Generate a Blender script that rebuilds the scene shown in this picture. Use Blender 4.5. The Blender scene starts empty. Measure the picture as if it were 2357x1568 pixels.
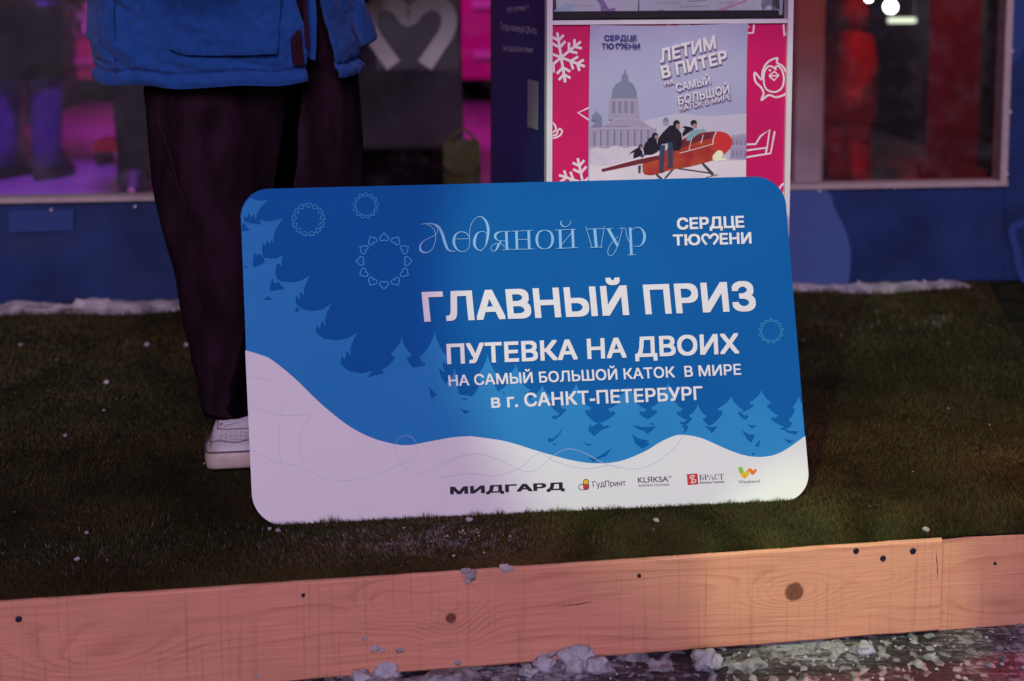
import bpy, bmesh, math, random
import numpy as np
from mathutils import Vector, Matrix, noise
from mathutils.geometry import tessellate_polygon

S = bpy.context.scene
COL = S.collection
R = math.radians
rnd = random.Random(7)

# ---------------------------------------------------------------- camera
F, PITCH, CAM_H = 2800.0, R(5.0), 0.963          # focal length in photo units (2357 wide), metres
CX, CY = 1178.5, 784.0
V0 = -55 + F * math.tan(PITCH)
cam_d = bpy.data.cameras.new('camera'); cam = bpy.data.objects.new('camera', cam_d); COL.objects.link(cam)
cam.location = (0, 0, CAM_H); cam.rotation_euler = (R(90) - PITCH, 0, 0)
cam_d.sensor_width = 36; cam_d.lens = F / 2357 * 36; cam_d.shift_y = -(CY - V0) / 2357
cam_d.clip_end = 300; cam_d.clip_start = 0.02
cam_d.dof.use_dof = True; cam_d.dof.focus_distance = 2.2; cam_d.dof.aperture_fstop = 2.3
S.camera = cam

# ---------------------------------------------------------------- world, sun, stage lamps
w = bpy.data.worlds.new('World'); S.world = w; w.use_nodes = True
nt = w.node_tree; bg = nt.nodes['Background']
sky = nt.nodes.new('ShaderNodeTexSky'); sky.sky_type = 'NISHITA'; sky.sun_disc = False
SUN_EL, SUN_ROT = R(30), R(195)
sky.sun_elevation = R(3); sky.sun_rotation = SUN_ROT
nt.links.new(sky.outputs[0], bg.inputs[0]); bg.inputs[1].default_value = 0.018

def lamp(name, kind, loc, aim, energy, color, **kw):
    d = bpy.data.lights.new(name, kind); d.energy = energy; d.color = color
    for k, v in kw.items(): setattr(d, k, v)
    o = bpy.data.objects.new(name, d); COL.objects.link(o); o.location = loc
    o.rotation_euler = (Vector(aim) - Vector(loc)).to_track_quat('-Z', 'Y').to_euler()
    return o
# soft evening glow from behind the camera
lamp('sun', 'SUN', (0.2, -4, 3.7), (0.0, 2.4, 0.0), 1.95, (0.87, 0.66, 1.0), angle=R(30))
# the coloured stage lamps of the square, plus an added lamp for the plank
lamp('white_stage_lamp', 'SPOT', (-0.747, -0.542, 2.573), (-0.747 + .3152, -0.542 + .7376, 2.573 - .5972), 270, (0.70, 1.0, 0.54),
     spot_size=R(17.2), spot_blend=0.22, shadow_soft_size=0.06)
lamp('plank_fill_lamp', 'SPOT', (0.45, 0.62, 2.6), (0.555, 1.945, 0.0), 190, (0.84, 1.0, 0.48), spot_size=R(10.0), spot_blend=0.3, shadow_soft_size=0.03)  # second beam, added to brighten the plank within the white lamp's patch
lamp('red_stage_lamp', 'SPOT', (2.7, 2.75, 0.9), (1.05, 1.95, -0.05), 220, (1.0, 0.05, 0.08), spot_size=R(52), spot_blend=0.9, shadow_soft_size=0.06)
S.view_settings.view_transform = 'Standard'; S.view_settings.look = 'None'
S.view_settings.exposure = 0.0; S.view_settings.gamma = 1.0
S.cycles.use_denoising = True; S.cycles.max_bounces = 6; S.cycles.transparent_max_bounces = 8
S.cycles.caustics_reflective = False; S.cycles.caustics_refractive = False

# ---------------------------------------------------------------- helpers
CAM = Vector((0, 0, CAM_H))
def ray(u, v):
    x = (u - CX) / F; y = -(v - V0) / F
    return Vector((x, math.cos(PITCH) + y * math.sin(PITCH), -math.sin(PITCH) + y * math.cos(PITCH)))
def gnd(u, v, z=0.0):
    d = ray(u, v); return CAM + d * ((z - CAM_H) / d.z)
def at(u, v, y):
    d = ray(u, v); return CAM + d * (y / d.y)

class Plane:
    def __init__(s, O, X, U):
        s.O = O; s.X = X.normalized(); s.U = U.normalized(); s.N = s.X.cross(s.U).normalized()
        if s.N.y > 0: s.N = -s.N                      # towards the street
    def p(s, u, v, off=0.0):
        d = ray(u, v); t = (s.O - CAM).dot(s.N) / d.dot(s.N)
        return CAM + d * t + s.N * off

def crop(x0, y0, w_, k):                               # detail view -> photo units
    return lambda p: ((x0 + p[0] / k) / 1.08613, (y0 + p[1] / k) / 1.08613)
cB = crop(600, 0, 700, 2.8); cC = crop(1200, 0, 800, 2.61375); cD = crop(1860, 0, 700, 2.063)
cE = crop(0, 440, 660, 1.9606); cF = crop(580, 440, 720, 3.0153); cG = crop(1000, 480, 1060, 2.2236)
cH = crop(600, 900, 600, 3.5633); cI = crop(1100, 1060, 960, 2.4552); cM = crop(440, 980, 280, 6.2714)
cN = crop(200, 0, 760, 3.1013); cO = crop(1040, 520, 600, 3.9283); cQ = crop(860, 780, 440, 3.4091)
cR = crop(1460, 240, 420, 5.6119); cS = crop(1380, 1180, 580, 4.0638); ident = lambda p: p

def link(o, parent=None):
    COL.objects.link(o)
    if parent: o.parent = parent
    return o
def thing(name, loc, label, cat, group=None, rz=0.0):
    o = bpy.data.objects.new(name, None); o.location = loc; o.rotation_euler = (0, 0, rz); o.empty_display_size = .1
    COL.objects.link(o); return tag(o, label, cat, group)
def tag(o, label=None, cat=None, group=None, kind=None):
    if label: o['label'] = label
    if cat: o['category'] = cat
    if group: o['group'] = group
    if kind: o['kind'] = kind
    return o
def world_of(o):
    m = Matrix.LocRotScale(o.location, o.rotation_euler, None)
    return world_of(o.parent) @ m if o.parent else m
def mesh(name, verts, faces, mat, parent=None, smooth=False, local=False):
    me = bpy.data.meshes.new(name)
    if parent and not local:
        inv = world_of(parent).inverted(); verts = [inv @ Vector(v) for v in verts]
    me.from_pydata([tuple(v) for v in verts], [], faces)
    if mat: me.materials.append(mat)
    if smooth: me.polygons.foreach_set('use_smooth', [True] * len(me.polygons))
    me.update()
    o = bpy.data.objects.new(name, me); return link(o, parent)
class MB:
    def __init__(s): s.v = []; s.f = []
    def add(s, v, f):
        n = len(s.v); s.v += [Vector(x) for x in v]; s.f += [tuple(i + n for i in q) for q in f]; return s
    def box(s, c, sz, rz=0.0, M=None):
        m = M or Matrix.Rotation(rz, 4, 'Z'); v = []
        for i in (-1, 1):
            for j in (-1, 1):
                for k in (-1, 1): v.append(Vector(c) + (m @ Vector((i * sz[0] / 2, j * sz[1] / 2, k * sz[2] / 2))))
        return s.add(v, [(0, 1, 3, 2), (4, 6, 7, 5), (0, 4, 5, 1), (2, 3, 7, 6), (0, 2, 6, 4), (1, 5, 7, 3)])
    def tube(s, pts, r, n=8, cap=True):
        pts = [Vector(p) for p in pts]; rings = []
        rr = r if isinstance(r, (list, tuple)) else [r] * len(pts)
        t0 = (pts[1] - pts[0]).normalized(); a = t0.orthogonal().normalized()
        for i, p in enumerate(pts):
            t = (pts[min(i + 1, len(pts) - 1)] - pts[max(i - 1, 0)]).normalized()
            a = (a - t * a.dot(t)).normalized(); b = t.cross(a)
            rings.append([p + (a * math.cos(6.28318 * k / n) + b * math.sin(6.28318 * k / n)) * rr[i] for k in range(n)])
        v = [x for q in rings for x in q]
        f = [(i * n + k, i * n + (k + 1) % n, (i + 1) * n + (k + 1) % n, (i + 1) * n + k) for i in range(len(pts) - 1) for k in range(n)]
        if cap: f += [tuple(range(n))[::-1], tuple((len(pts) - 1) * n + k for k in range(n))]
        return s.add(v, f)
    def build(s, name, mat, parent=None, smooth=False): return mesh(name, s.v, s.f, mat, parent, smooth)

def catmull(pts, n=8, closed=False):
    P = [Vector((*p, 0, 0)[:3]) if len(p) == 2 else Vector(p) for p in pts]; out = []
    m = len(P)
    for i in range(m if closed else m - 1):
        if closed: a, b, c, d = P[i - 1], P[i], P[(i + 1) % m], P[(i + 2) % m]
        else: a, b, c, d = P[max(i - 1, 0)], P[i], P[i + 1], P[min(i + 2, m - 1)]
        for k in range(n):
            t = k / n
            out.append(.5 * ((2 * b) + (c - a) * t + (2 * a - 5 * b + 4 * c - d) * t * t + (3 * b - a - 3 * c + d) * t ** 3))
    if not closed: out.append(P[-1])
    return out

# flat artwork printed on a plane: coordinates pass through a crop, then land on the plane
class Art:
    def __init__(s, plane, parent, step=0.00022): s.pl = plane; s.par = parent; s.step = step; s.used = {}
    def put(s, name, tris, mat, layer):
        """tris: list of (pts2d, faces)"""
        V = []; Fc = []; 
        for k, (pts, faces) in enumerate(tris):
            n = len(V); off = s.step * layer + 0.000012 * k
            V += [s.pl.p(x, y, off) for x, y in pts]
            for f in faces:
                f = tuple(i + n for i in f)
                nn = (V[f[1]] - V[f[0]]).cross(V[f[2]] - V[f[0]])
                Fc.append(f if nn.dot(s.pl.N) > 0 else f[::-1])
        return mesh(name, V, Fc, mat, s.par)
    def poly(s, name, polys, mat, layer, c=ident):
        T = []
        for pts in polys:
            q = [Vector((*c(p), 0)) for p in pts]
            T.append(([(a.x, a.y) for a in q], tessellate_polygon([q])))
        if len(T) > 16 or 'shade' in name: return s.put(name, T, mat, layer)
        for k, t in enumerate(T): s.put(name, [t], mat, layer + .05 * k)
    @staticmethod
    def strip(pts, w, closed=False, n=8, curve=True):
        if len(pts[0]) == 2: pts = [(x, y, w) for x, y in pts]
        P = catmull(pts, n, closed) if curve and len(pts) > 2 else [Vector(p) for p in pts]
        m = len(P); L = []
        for i in range(m):
            a = P[(i - 1) % m] if (closed or i > 0) else P[i]
            b = P[(i + 1) % m] if (closed or i < m - 1) else P[i]
            t = Vector((b.x - a.x, b.y - a.y)); 
            if t.length < 1e-9: t = Vector((1, 0))
            t.normalize(); nn = Vector((-t.y, t.x)) * P[i].z / 2
            L += [(P[i].x + nn.x, P[i].y + nn.y), (P[i].x - nn.x, P[i].y - nn.y)]
        fc = [(2 * i, 2 * i + 1, (2 * i + 3) % (2 * m), (2 * i + 2) % (2 * m)) for i in range(m if closed else m - 1)]
        return L, fc
    def lines(s, name, strokes, mat, layer, c=ident, w=4, closed=False, curve=True, n=8):
        T = []
        for st in strokes:
            L, fc = s.strip(st, w, closed, n, curve); T.append(([c(p) for p in L], fc))
        return s.put(name, T, mat, layer)
    def text(s, name, items, mat, layer):
        """items: (string, crop, baseline-left, baseline-right, cap-top-left, weight)"""
        T = []
        for (st, c, bl, br, tl, wt, *rest) in items:
            ly, x0, x1, cap = glyphs(st, wt, *rest)
            bl, br, tl = [Vector(c(p)) for p in (bl, br, tl)]
            ex = (br - bl) / (x1 - x0); ey = (tl - bl) / cap
            T += [([tuple(bl + ex * (x - x0) + ey * y) for x, y in vs], fs) for vs, fs in ly]
        return s.put(name, T, mat, layer)
def raw_text(st, sp=1.0):
    """letter outlines of the built-in face, filled by winding number (its strokes overlap)"""
    cu = bpy.data.curves.new('lettering', 'FONT'); cu.body = st; cu.size = 1; cu.space_character = sp
    o = bpy.data.objects.new('lettering', cu); COL.objects.link(o)
    dg = bpy.context.evaluated_depsgraph_get(); c = o.evaluated_get(dg).to_curve(dg)
    loops = []
    for s in c.splines:
        bp = s.bezier_points; pts = []
        for k in range(len(bp)):
            a, b_ = bp[k], bp[(k + 1) % len(bp)]; p0_, p1_, p2_, p3_ = [q.to_2d() for q in (a.co, a.handle_right, b_.handle_left, b_.co)]
            straight = (p1_ - p0_).length + (p2_ - p1_).length + (p3_ - p2_).length < (p3_ - p0_).length * 1.002 + 1e-6
            for t in ((0,) if straight else (0, .25, .5, .75)):
                pts.append(p0_ * (1 - t) ** 3 + p1_ * 3 * t * (1 - t) ** 2 + p2_ * 3 * t * t * (1 - t) + p3_ * t ** 3)
        loops.append(pts)
    o.evaluated_get(dg).to_curve_clear(); bpy.data.objects.remove(o); bpy.data.curves.remove(cu)
    V, E_ = [], []
    for pts in loops:
        n = len(V); V += pts; E_ += [(n + k, n + (k + 1) % len(pts)) for k in range(len(pts))]
    from mathutils.geometry import delaunay_2d_cdt
    r = delaunay_2d_cdt(V, E_, [], 0, 1e-6); v = [(p.x, p.y) for p in r[0]]
    A_ = np.array([V[a] for a, _ in E_]); B_ = np.array([V[b_] for _, b_ in E_]); f = []
    for tri in r[2]:
        cx, cy = np.mean([v[q] for q in tri], axis=0)
        up = (A_[:, 1] <= cy) & (B_[:, 1] > cy); dn = (A_[:, 1] > cy) & (B_[:, 1] <= cy)
        side = (B_[:, 0] - A_[:, 0]) * (cy - A_[:, 1]) - (cx - A_[:, 0]) * (B_[:, 1] - A_[:, 1])
        if (up & (side > 0)).sum() - (dn & (side < 0)).sum() != 0: f.append(tuple(tri))
    return v, f
GC = {}
def glyphs(st, wt, sp=1.0):
    """lettering made bolder by stamping it a little to each side; the copies lie a hair above one another"""
    if (st, sp) not in GC: GC[(st, sp)] = raw_text(st, sp)
    if ('Н', 1) not in GC: GC[('Н', 1)] = raw_text('Н')
    v, f = GC[(st, sp)]; h, _ = GC[('Н', 1)]
    y0 = min(y for _, y in h) - wt; cap = max(y for _, y in h) - min(y for _, y in h) + 2 * wt
    st_ = [(0, 0)] if wt <= 0 else [(0, 0), (-wt, -wt), (wt, -wt), (-wt, wt), (wt, wt)]
    layers = [([(x + a, y + b_ - y0) for x, y in v], f) for a, b_ in st_]
    return layers, min(x for x, _ in v) - wt, max(x for x, _ in v) + wt, cap

# ---------------------------------------------------------------- materials
def N(t, kind, **kw):
    n = t.nodes.new(kind)
    for k, v in kw.items(): setattr(n, k, v)
    return n
def mat(name, color, rough=.6, var=0.0, vs=30.0, bump=0.0, bs=150.0, spec=.4, metal=0.0, color2=None, stretch=(1, 1, 1), sheen=0.0, coat=0.0):
    m = bpy.data.materials.new(name); m.use_nodes = True; t = m.node_tree; b = t.nodes['Principled BSDF']
    b.inputs['Roughness'].default_value = rough; b.inputs['Specular IOR Level'].default_value = spec; b.inputs['Metallic'].default_value = metal
    b.inputs['Sheen Weight'].default_value = sheen; b.inputs['Coat Weight'].default_value = coat
    b.inputs['Base Color'].default_value = (*color, 1)
    if var or bump or color2:
        tc = N(t, 'ShaderNodeTexCoord'); mp = N(t, 'ShaderNodeMapping'); mp.inputs['Scale'].default_value = stretch
        t.links.new(tc.outputs['Object'], mp.inputs[0])
    if var or color2:
        nz = N(t, 'ShaderNodeTexNoise'); nz.inputs['Scale'].default_value = vs; nz.inputs['Detail'].default_value = 6
        t.links.new(mp.outputs[0], nz.inputs[0])
        cr = N(t, 'ShaderNodeValToRGB'); e = cr.color_ramp.elements
        c2 = color2 or tuple(min(1, c * (1 + var)) for c in color); c1 = color if color2 else tuple(c * (1 - var) for c in color)
        e[0].position = .32; e[1].position = .68; e[0].color = (*c1, 1); e[1].color = (*c2, 1)
        t.links.new(nz.outputs[0], cr.inputs[0]); t.links.new(cr.outputs[0], b.inputs['Base Color'])
    if bump:
        n2 = N(t, 'ShaderNodeTexNoise'); n2.inputs['Scale'].default_value = bs; n2.inputs['Detail'].default_value = 5
        t.links.new(mp.outputs[0], n2.inputs[0]); bp = N(t, 'ShaderNodeBump'); bp.inputs['Strength'].default_value = bump; bp.inputs['Distance'].default_value = .004
        t.links.new(n2.outputs[0], bp.inputs['Height']); t.links.new(bp.outputs[0], b.inputs['Normal'])
    return m
def emit(name, color, s):
    m = bpy.data.materials.new(name); m.use_nodes = True; t = m.node_tree; t.nodes.clear()
    e = N(t, 'ShaderNodeEmission'); e.inputs[0].default_value = (*color, 1); e.inputs[1].default_value = s
    o = N(t, 'ShaderNodeOutputMaterial'); t.links.new(e.outputs[0], o.inputs[0]); return m
def glass(name, dust=.02, refl=.06, tint=(1, 1, 1)):
    m = bpy.data.materials.new(name); m.use_nodes = True; t = m.node_tree; t.nodes.clear()
    tr = N(t, 'ShaderNodeBsdfTransparent'); tr.inputs[0].default_value = (*tint, 1)
    gl = N(t, 'ShaderNodeBsdfGlossy'); gl.inputs['Roughness'].default_value = .04
    df = N(t, 'ShaderNodeBsdfDiffuse'); df.inputs[0].default_value = (.6, .6, .6, 1)
    lw = N(t, 'ShaderNodeFresnel'); lw.inputs[0].default_value = 1.45
    m1 = N(t, 'ShaderNodeMixShader'); m2 = N(t, 'ShaderNodeMixShader'); o = N(t, 'ShaderNodeOutputMaterial')
    t.links.new(lw.outputs[0], m1.inputs[0]); t.links.new(tr.outputs[0], m1.inputs[1]); t.links.new(gl.outputs[0], m1.inputs[2])
    tc = N(t, 'ShaderNodeTexCoord'); n1 = N(t, 'ShaderNodeTexNoise'); n1.inputs['Scale'].default_value = 9; n1.inputs['Detail'].default_value = 8; n1.inputs['Roughness'].default_value = .75
    t.links.new(tc.outputs['Object'], n1.inputs[0])
    cr = N(t, 'ShaderNodeMapRange'); cr.inputs[1].default_value = .48; cr.inputs[2].default_value = .8; cr.inputs[3].default_value = 0; cr.inputs[4].default_value = dust * 5
    t.links.new(n1.outputs[0], cr.inputs[0]); t.links.new(cr.outputs[0], m2.inputs[0])
    t.links.new(m1.outputs[0], m2.inputs[1]); t.links.new(df.outputs[0], m2.inputs[2]); t.links.new(m2.outputs[0], o.inputs[0])
    return m
def printed(name, c1, c2, scale, rough=.6):
    """printed blue with a soft vertical gradient of ink and a faint press mottling"""
    return mat(name, c1, rough, color2=c2, vs=scale, spec=.03, bump=.02, bs=900)

M = {}
M['print_blue'] = printed('print_blue', (.006, .110, .375), (.009, .130, .42), 2.2)
M['print_light'] = printed('print_light_blue', (.028, .235, .56), (.04, .27, .61), 3.0)
M['print_white'] = mat('print_white', (.78, .78, .79), .45, var=.02, vs=5, spec=.25)
M['ink_white'] = mat('ink_white', (.82, .80, .82), .4)
M['ink_pale'] = mat('ink_pale_blue', (.27, .54, .82), .6, spec=.05)
M['ink_line'] = mat('ink_line_blue', (.07, .38, .72), .6, spec=.05)
M['ink_thread'] = mat('ink_thread', (.50, .54, .72), .4)
M['ink_black'] = mat('ink_black', (.012, .010, .018), .4)
M['ink_grey'] = mat('ink_grey', (.14, .13, .15), .4)
M['ink_red'] = mat('ink_red', (.62, .035, .04), .4)
M['ink_yellow'] = mat('ink_yellow', (.85, .50, .03), .4)
M['ink_green'] = mat('ink_green', (.30, .55, .06), .4)
M['ink_orange'] = mat('ink_orange', (.80, .20, .04), .4)
M['board_edge'] = mat('board_edge', (.75, .75, .76), .5)

# ---------------------------------------------------------------- ground, turf deck, planks, snow
def fbm(x, y, z=0.0, o=4): return noise.fractal(Vector((x, y, z)), 1.0, 2.0, o)

def ground_mat():
    m = bpy.data.materials.new('trodden_snow_on_dark_boards'); m.use_nodes = True; t = m.node_tree; b = t.nodes['Principled BSDF']
    tc = N(t, 'ShaderNodeTexCoord'); mp = N(t, 'ShaderNodeMapping'); mp.inputs['Scale'].default_value = (6, 45, 1); mp.inputs['Rotation'].default_value = (0, 0, R(-8))
    n1 = N(t, 'ShaderNodeTexNoise'); n1.inputs['Scale'].default_value = 3; n1.inputs['Detail'].default_value = 9; n1.inputs['Roughness'].default_value = .72
    n2 = N(t, 'ShaderNodeTexNoise'); n2.inputs['Scale'].default_value = 5; n2.inputs['Detail'].default_value = 6
    n3 = N(t, 'ShaderNodeTexNoise'); n3.inputs['Scale'].default_value = 130; n3.inputs['Detail'].default_value = 3
    t.links.new(tc.outputs['Object'], mp.inputs[0]); t.links.new(mp.outputs[0], n1.inputs[0])
    t.links.new(tc.outputs['Object'], n2.inputs[0]); t.links.new(tc.outputs['Object'], n3.inputs[0])
    a = N(t, 'ShaderNodeMath', operation='ADD'); a2 = N(t, 'ShaderNodeMath', operation='MULTIPLY_ADD'); a2.inputs[1].default_value = .35
    t.links.new(n1.outputs[0], a.inputs[0]); t.links.new(n2.outputs[0], a.inputs[1])
    t.links.new(n3.outputs[0], a2.inputs[0]); t.links.new(a.outputs[0], a2.inputs[2])
    cr = N(t, 'ShaderNodeValToRGB'); e = cr.color_ramp.elements; e[0].position = .52; e[1].position = .66
    mrr = N(t, 'ShaderNodeMath', operation='MULTIPLY'); mrr.inputs[1].default_value = .5; t.links.new(a2.outputs[0], mrr.inputs[0])
    e[0].color = (.012, .010, .016, 1); e[1].color = (.36, .37, .42, 1); x = e.new(.60); x.color = (.09, .085, .11, 1)
    t.links.new(mrr.outputs[0], cr.inputs[0]); t.links.new(cr.outputs[0], b.inputs['Base Color'])
    bp = N(t, 'ShaderNodeBump'); bp.inputs['Strength'].default_value = .9; bp.inputs['Distance'].default_value = .012
    t.links.new(mrr.outputs[0], bp.inputs['Height']); t.links.new(bp.outputs[0], b.inputs['Normal'])
    b.inputs['Roughness'].default_value = .6
    return m
GZ = -0.172
g = mesh('ground', [(-150, -60, GZ), (150, -60, GZ), (150, 200, GZ), (-150, 200, GZ)], [(0, 1, 2, 3)], ground_mat()); tag(g, kind='structure')

p0, p1 = gnd(0, 1387), gnd(2357, 1228)
PD = (p1 - p0).normalized(); PN = Vector((PD.y, -PD.x, 0))          # along the plank, and out towards the street
PA = math.atan2(PD.y, PD.x)
def deck(u, v, z=0.0): return p0 + PD * u - PN * v + Vector((0, 0, z))   # u along the edge, v back from it

# the turf carpet sheet (a real slab that stands on the square)
M['turf'] = mat('turf_backing', (.020, .022, .008), .95, var=.5, vs=16, bump=.6, bs=700, spec=.1)
tb = MB(); n = 60; 
us = np.linspace(-3.0, 6.0, 140)
top = [deck(u, .012 + .004 * fbm(u * 9, 0), .001) for u in us]; bot = [deck(u, .036, -.13) for u in us]; back = [deck(u, 3.2, .001) for u in us]
V = top + bot + back; k = len(us)
F_ = [(k + i, k + i + 1, i + 1, i) for i in range(k - 1)] + [(i, i + 1, 2 * k + i + 1, 2 * k + i) for i in range(k - 1)]
t_ = mesh('turf', V, F_, M['turf']); tag(t_, kind='structure')

# grass pile: very many short plastic blades
def blade_mat():
    m = bpy.data.materials.new('turf_blades'); m.use_nodes = True; t = m.node_tree; b = t.nodes['Principled BSDF']
    at_ = N(t, 'ShaderNodeAttribute', attribute_name='tint'); t.links.new(at_.outputs['Color'], b.inputs['Base Color'])
    b.inputs['Roughness'].default_value = .75; b.inputs['Specular IOR Level'].default_value = .12
    return m
def build_blades(cnt=330000):
    rs = np.random.default_rng(3)
    # more blades near the front edge, fewer far back
    r = rs.random(cnt); v = 2.05 * r ** 2.0 + .006
    span = 1.0 + v * .42; cu = 0.88 - v * .02
    u = cu + (rs.random(cnt) * 2 - 1) * span
    x = p0.x + PD.x * u - PN.x * v; y = p0.y + PD.y * u - PN.y * v
    def vn(px, py, s, seed):                         # cheap smooth value noise
        rs2 = np.random.default_rng(seed); G = rs2.random((64, 64))
        a = px * s + 100; b = py * s + 100; i = np.floor(a).astype(int); j = np.floor(b).astype(int); fa = a - i; fb = b - j
        fa = fa * fa * (3 - 2 * fa); fb = fb * fb * (3 - 2 * fb)
        g = lambda p, q: G[p % 64, q % 64]
        return (g(i, j) * (1 - fa) + g(i + 1, j) * fa) * (1 - fb) + (g(i, j + 1) * (1 - fa) + g(i + 1, j + 1) * fa) * fb
    big = vn(x, y, 3.2, 1) * .6 + vn(x, y, 9, 2) * .4
    fine = vn(x, y, 38, 4)
    far = np.clip(v / 2.0, 0, 1)
    worn = vn(x, y, 2.1, 21) * .6 + vn(x, y, 7, 22) * .4
    hgt = (.0045 + .0050 * rs.random(cnt)) * (1 + .9 * far) * (.6 + .6 * fine) * np.clip(.35 + 1.3 * worn, .4, 1.25)
    wid = (.0011 + .0006 * rs.random(cnt)) * (1 + 1.6 * far)
    # the pile stands up a little, unevenly, along the foot of the board
    k9 = 5200; s9 = rs.random(k9); a9, b9 = gnd(583, 1213), gnd(1865, 1152)
    x[-k9:] = a9.x + (b9.x - a9.x) * s9; y[-k9:] = a9.y + (b9.y - a9.y) * s9 - .0015 - .014 * rs.random(k9) ** 2
    hgt[-k9:] = .004 + .011 * rs.random(k9) ** 2.2 * (.25 + 1.5 * np.clip(vn(s9 * 30, s9 * 3, 2.0, 41) - .2, 0, 1)); wid[-k9:] = .0012
    ang = rs.random(cnt) * 6.283; lean = .0060 * (rs.random(cnt) + .2) * (1.7 - worn); la = 4.0 * (vn(x, y, 4, 31) - .5) * 3.14 + rs.normal(0, .9, cnt)
    co = np.zeros((cnt, 3, 3), np.float32)
    dx = np.cos(ang) * wid / 2; dy = np.sin(ang) * wid / 2
    co[:, 0] = np.stack([x - dx, y - dy, np.zeros(cnt)], 1); co[:, 1] = np.stack([x + dx, y + dy, np.zeros(cnt)], 1)
    co[:, 2] = np.stack([x + np.cos(la) * lean, y + np.sin(la) * lean, hgt], 1)
    c = np.array([.058, .046, .017])[None] * np.clip(.25 + 1.35 * big, .2, 2)[:, None] * (.45 + 1.1 * rs.random(cnt))[:, None]
    gr = (rs.random(cnt) < .30); c[gr] *= np.array([.70, 1.15, .9])
    br = (vn(x, y, 5, 9) * .6 + rs.random(cnt) * .4) > .62; c[br] *= np.array([1.25, .92, .85])
    # frost in the pile in a few trodden places
    fr = np.zeros(cnt)
    for (pu, pv, sr, st) in ((1040, 1245, .085, .85), (850, 1255, .09, .45), (130, 1285, .10, .12), (560, 1245, .10, .10), (2060, 740, .16, .15)):
        q = gnd(pu, pv); d2 = ((x - q.x) / (sr * 1.5)) ** 2 + ((y - q.y) / (sr * .6)) ** 2
        fr += st * np.exp(-d2)
    fm = rs.random(cnt) < fr * (.25 + .9 * (vn(x, y, 60, 12) > .45)) * .6
    c[fm] = np.array([.21, .20, .18]) * (.5 + .7 * rs.random((fm.sum(), 1)))
    me = bpy.data.meshes.new('grass'); me.vertices.add(cnt * 3); me.vertices.foreach_set('co', co.ravel())
    me.loops.add(cnt * 3); me.loops.foreach_set('vertex_index', np.arange(cnt * 3, dtype=np.int32))
    me.polygons.add(cnt); me.polygons.foreach_set('loop_start', np.arange(0, cnt * 3, 3, dtype=np.int32))
    me.update(calc_edges=True)
    a = me.attributes.new('tint', 'FLOAT_COLOR', 'FACE'); a.data.foreach_set('color', np.concatenate([c, np.ones((cnt, 1))], 1).astype(np.float32).ravel())
    me.materials.append(blade_mat()); o = bpy.data.objects.new('grass', me); link(o); tag(o, 'short olive brown artificial grass pile on the deck', 'grass', kind='stuff')
build_blades()

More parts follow.
